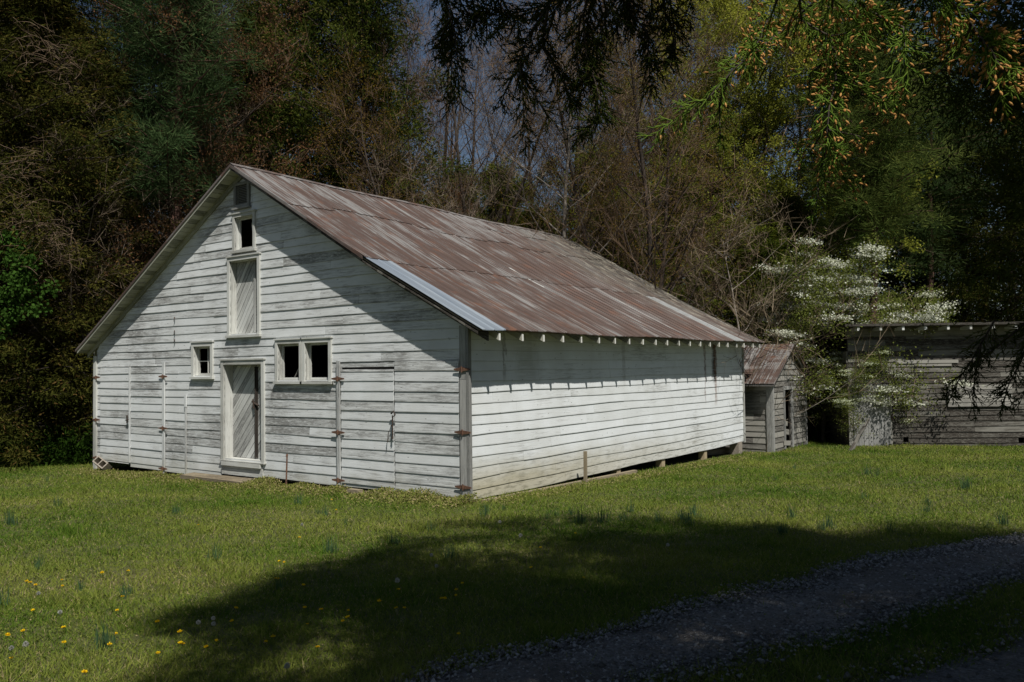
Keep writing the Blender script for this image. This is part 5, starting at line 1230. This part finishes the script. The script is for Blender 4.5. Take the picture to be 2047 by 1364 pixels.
h = (.030+.034*rg.random(n))*(1+.45*(pt-.5)); h = h*np.where(rg.random(n) < .06, 1.8, 1)*np.where(patch(P, 1.9, 4.) > .78, 1.75, 1.)
ok_tan = patch(P, .7, 2.); big = .5+.5*np.sin(P[:, 0]*.8+np.sin(P[:, 1]*.7)*1.7)*np.sin(P[:, 1]*.9+1.3*np.sin(P[:, 0]*.5+2)); tt = np.clip(rg.normal(.34, .22, n)+.75*(ok_tan-.5)+.45*(big-.5)+.08, 0, .85); tt = np.where(rg.random(n) < .05+.42*np.clip(ok_tan-.52, 0, 1)+.07*big, .95, tt)
h = np.where(tt > .9, h*.62, h); D = rg.normal(size=(n, 3))*[.75, .75, 0]+[0, 0, 1]
V, F, T = blades(P-[0, 0, .005], D, h*1.2, .0030+.00066*r, tt)
tag(link('grass', npmesh('grass', V, F, T), None, M['grass']), 'mown spring grass covering the yard', 'grass', kind='stuff')
# flat clover and weed leaves between the blades
P, r, rg = sample_lawn(130000, 2.6, 30, .8, 52); n = len(P)
V, F, T = kites(P+np.c_[np.zeros((n, 2)), .008+.03*rg.random(n)], rg.normal(size=(n, 3))*[1, 1, .35]+[0, 0, .25], .012+.0009*r, .008+.0006*r, np.clip(rg.normal(.35, .25, n), 0, 1))
tag(link('clover', npmesh('clover', V, F, T), None, M['weed']), 'low clover and small weeds between the grass blades', 'weeds', kind='stuff')
# rank weeds along the foot of the walls
def weeds():
    rg = np.random.default_rng(9); n = 52000; k = rg.random(n)
    x = np.where(k < .62, rg.uniform(-9.5, .3, n), np.where(k < .8, rg.uniform(-12.4, -9., n), rg.uniform(.25, .9, n))); y = np.where(k < .8, -.12-rg.gamma(2., .17, n), rg.uniform(-.2, 12, n))
    w_ = .5+.5*np.sin(x*2.3+1)*np.sin(x*.9)+.3*np.sin(x*6.1); ht = np.where(k < .8, .05+.13*np.clip(w_, .1, 1.2)*np.where(x < -8.8, .35, 1.), .04)*np.where((x < -5.3) & (x > -7.9), .45, 1.)*np.exp(-np.abs(y+.2)*np.where(k < .8, 1., 0))
    keep = rg.random(n) < np.where(k < .8, .3+.7*np.clip(w_, 0, 1), .7); x, y, ht = x[keep], y[keep], ht[keep]; n = len(x)
    C = np.stack([x, y, gz(x, y)+ht*rg.random(n)], 1)
    a = kites(C, rg.normal(size=(n, 3))*[1, 1, .7]+[0, 0, .5], .045, .020, np.clip(rg.normal(.68, .28, n), 0, 1))
    return a
tag(link('rank_weeds', npmesh('rank_weeds', *weeds()), None, M['weed']), 'pale seeding weeds along the foot of the barn walls', 'weeds', kind='stuff')
# blue green bulb leaves in tufts
me_t = []
for sd in range(3):
    rg = np.random.default_rng(60+sd); n = 26; C = np.c_[rg.normal(0, .035, (n, 2)), np.zeros(n)]; D = rg.normal(size=(n, 3))*[.16, .16, 0]+[0, 0, 1]
    V, F, T = blades(C, D, .13+.12*rg.random(n), .011, rg.random(n)); mt = npmesh('leaf_tuft', V, F, T); mt.materials.append(M['tuft']); me_t.append(mt)
rg = np.random.default_rng(61)
TP = [(120, 1015), (645, 1030), (683, 1050), (250, 1195), (150, 1185), (15, 1050), (610, 1010), (660, 1105), (90, 960), (350, 1030), (420, 1120), (790, 1090), (860, 1060), (960, 1030), (1010, 1020), (1100, 1040), (1150, 1025), (1160, 1045), (1200, 1040), (1250, 1045), (1260, 1025), (1310, 1050), (1350, 1040), (1370, 1050), (1390, 1045), (1385, 1030), (1520, 1060), (1560, 1070), (1580, 1040), (1650, 1060), (1720, 1000), (1850, 1030), (1860, 1010), (1980, 1050), (2030, 940), (1740, 950), (1560, 960), (1920, 980), (1800, 1060), (70, 1140), (560, 1180), (210, 1300), (5, 1215), (900, 1120), (1600, 940)]
for i, (px, py) in enumerate(TP):
    for k in range(1+(i % 2)):
        p = gpx(px+rg.normal(0, 9), py+rg.normal(0, 3)); s = rg.uniform(.55, 1.15); o = bpy.data.objects.new('leaf_tuft', me_t[(i+k) % 3]); COL.objects.link(o)
        o.location = (p[0], p[1], G(p[0], p[1])-.01); o.rotation_euler[2] = rg.random()*6.28; o.scale = (s, s, s*rg.uniform(.8, 1.2))
        tag(o, 'tuft of narrow blue green leaves standing above the mown grass', 'plant', 'tufts of blue green leaves in the lawn')
# dandelions
def dandelion_mesh(puff, sd):
    rg = np.random.default_rng(sd); hgt = .055 if not puff else .14
    st = tubes([(0, 0, 0), (.004, 0, hgt*.5)], [(.004, 0, hgt*.5), (0, .003, hgt)], [.0018]*2, [.0016]*2, 4)
    n = 60 if not puff else 150
    if puff: D = unit(rg.normal(size=(n, 3))); b = kites(np.tile([0, 0, hgt+.012], (n, 1))+D*.006, D, .016, .006, rg.random(n))
    else: D = rg.normal(size=(n, 3))*[1, 1, .12]+[0, 0, .28]; b = kites(np.tile([0, 0, hgt], (n, 1)), D, .017, .007, rg.random(n))
    V, F, T = join([(st[0], st[1], st[2]), b]); me = npmesh('dandelion', V, F, T)
    me.materials.append(M['grass']); me.materials.append(M['puff' if puff else 'flower']); me.polygons.foreach_set('material_index', np.r_[np.zeros(len(st[1]), np.int32), np.ones(len(b[1]), np.int32)]); return me
DM = [dandelion_mesh(False, s) for s in (1, 2)]; PM = dandelion_mesh(True, 3)
FL = [(255, 1148), (243, 1201), (235, 1226), (68, 1225), (53, 1168), (60, 1172), (72, 1175), (125, 1163), (124, 1175), (128, 1264), (316, 1254), (317, 1315), (165, 1360), (22, 1325), (220, 1300), (560, 1125), (568, 1126), (552, 1161), (560, 1163), (469, 1224), (466, 1250), (605, 1175), (608, 1222), (644, 1228), (695, 1227), (700, 1245), (758, 1211), (795, 1223), (807, 1222), (795, 1187), (888, 1202), (912, 1193), (914, 1186), (885, 1205), (687, 1248), (615, 1253), (672, 1021), (598, 1078), (664, 1000), (430, 1287), (414, 1303), (530, 1289), (545, 1286), (50, 1270), (10, 1281), (232, 1272), (362, 1275), (362, 1298), (126, 1295), (365, 1297), (205, 1150), (1065, 1140), (1150, 1070), (925, 1170), (1165, 1160), (635, 1303), (918, 1276), (1080, 1100), (205, 1151), (395, 1050)]
for i, (px, py) in enumerate(FL):
    p = gpx(px, py+6); o = bpy.data.objects.new('dandelion', DM[i % 2]); COL.objects.link(o); o.location = (p[0], p[1], G(p[0], p[1])); o.rotation_euler = (rg.normal(0, .15), rg.normal(0, .15), rg.random()*6); s = rg.uniform(.75, 1.2); o.scale = (s, s, s)
    tag(o, 'yellow dandelion flower in the grass', 'dandelion', 'yellow dandelions in the lawn')
FP = [(427, 1253), (405, 1262), (421, 1268), (20, 1317), (42, 1317), (78, 1200), (120, 1242), (570, 1362), (1043, 1085), (862, 1120), (875, 1145), (600, 1055), (1335, 1100), (1000, 1052), (790, 1185)]
for i, (px, py) in enumerate(FP):
    p = gpx(px, py+16); o = bpy.data.objects.new('dandelion_seed_head', PM); COL.objects.link(o); o.location = (p[0], p[1], G(p[0], p[1])); o.rotation_euler = (rg.normal(0, .1), rg.normal(0, .1), rg.random()*6); s = rg.uniform(.8, 1.15); o.scale = (s, s, s)
    tag(o, 'round white dandelion seed head on its stalk', 'dandelion', 'dandelion seed heads in the lawn')
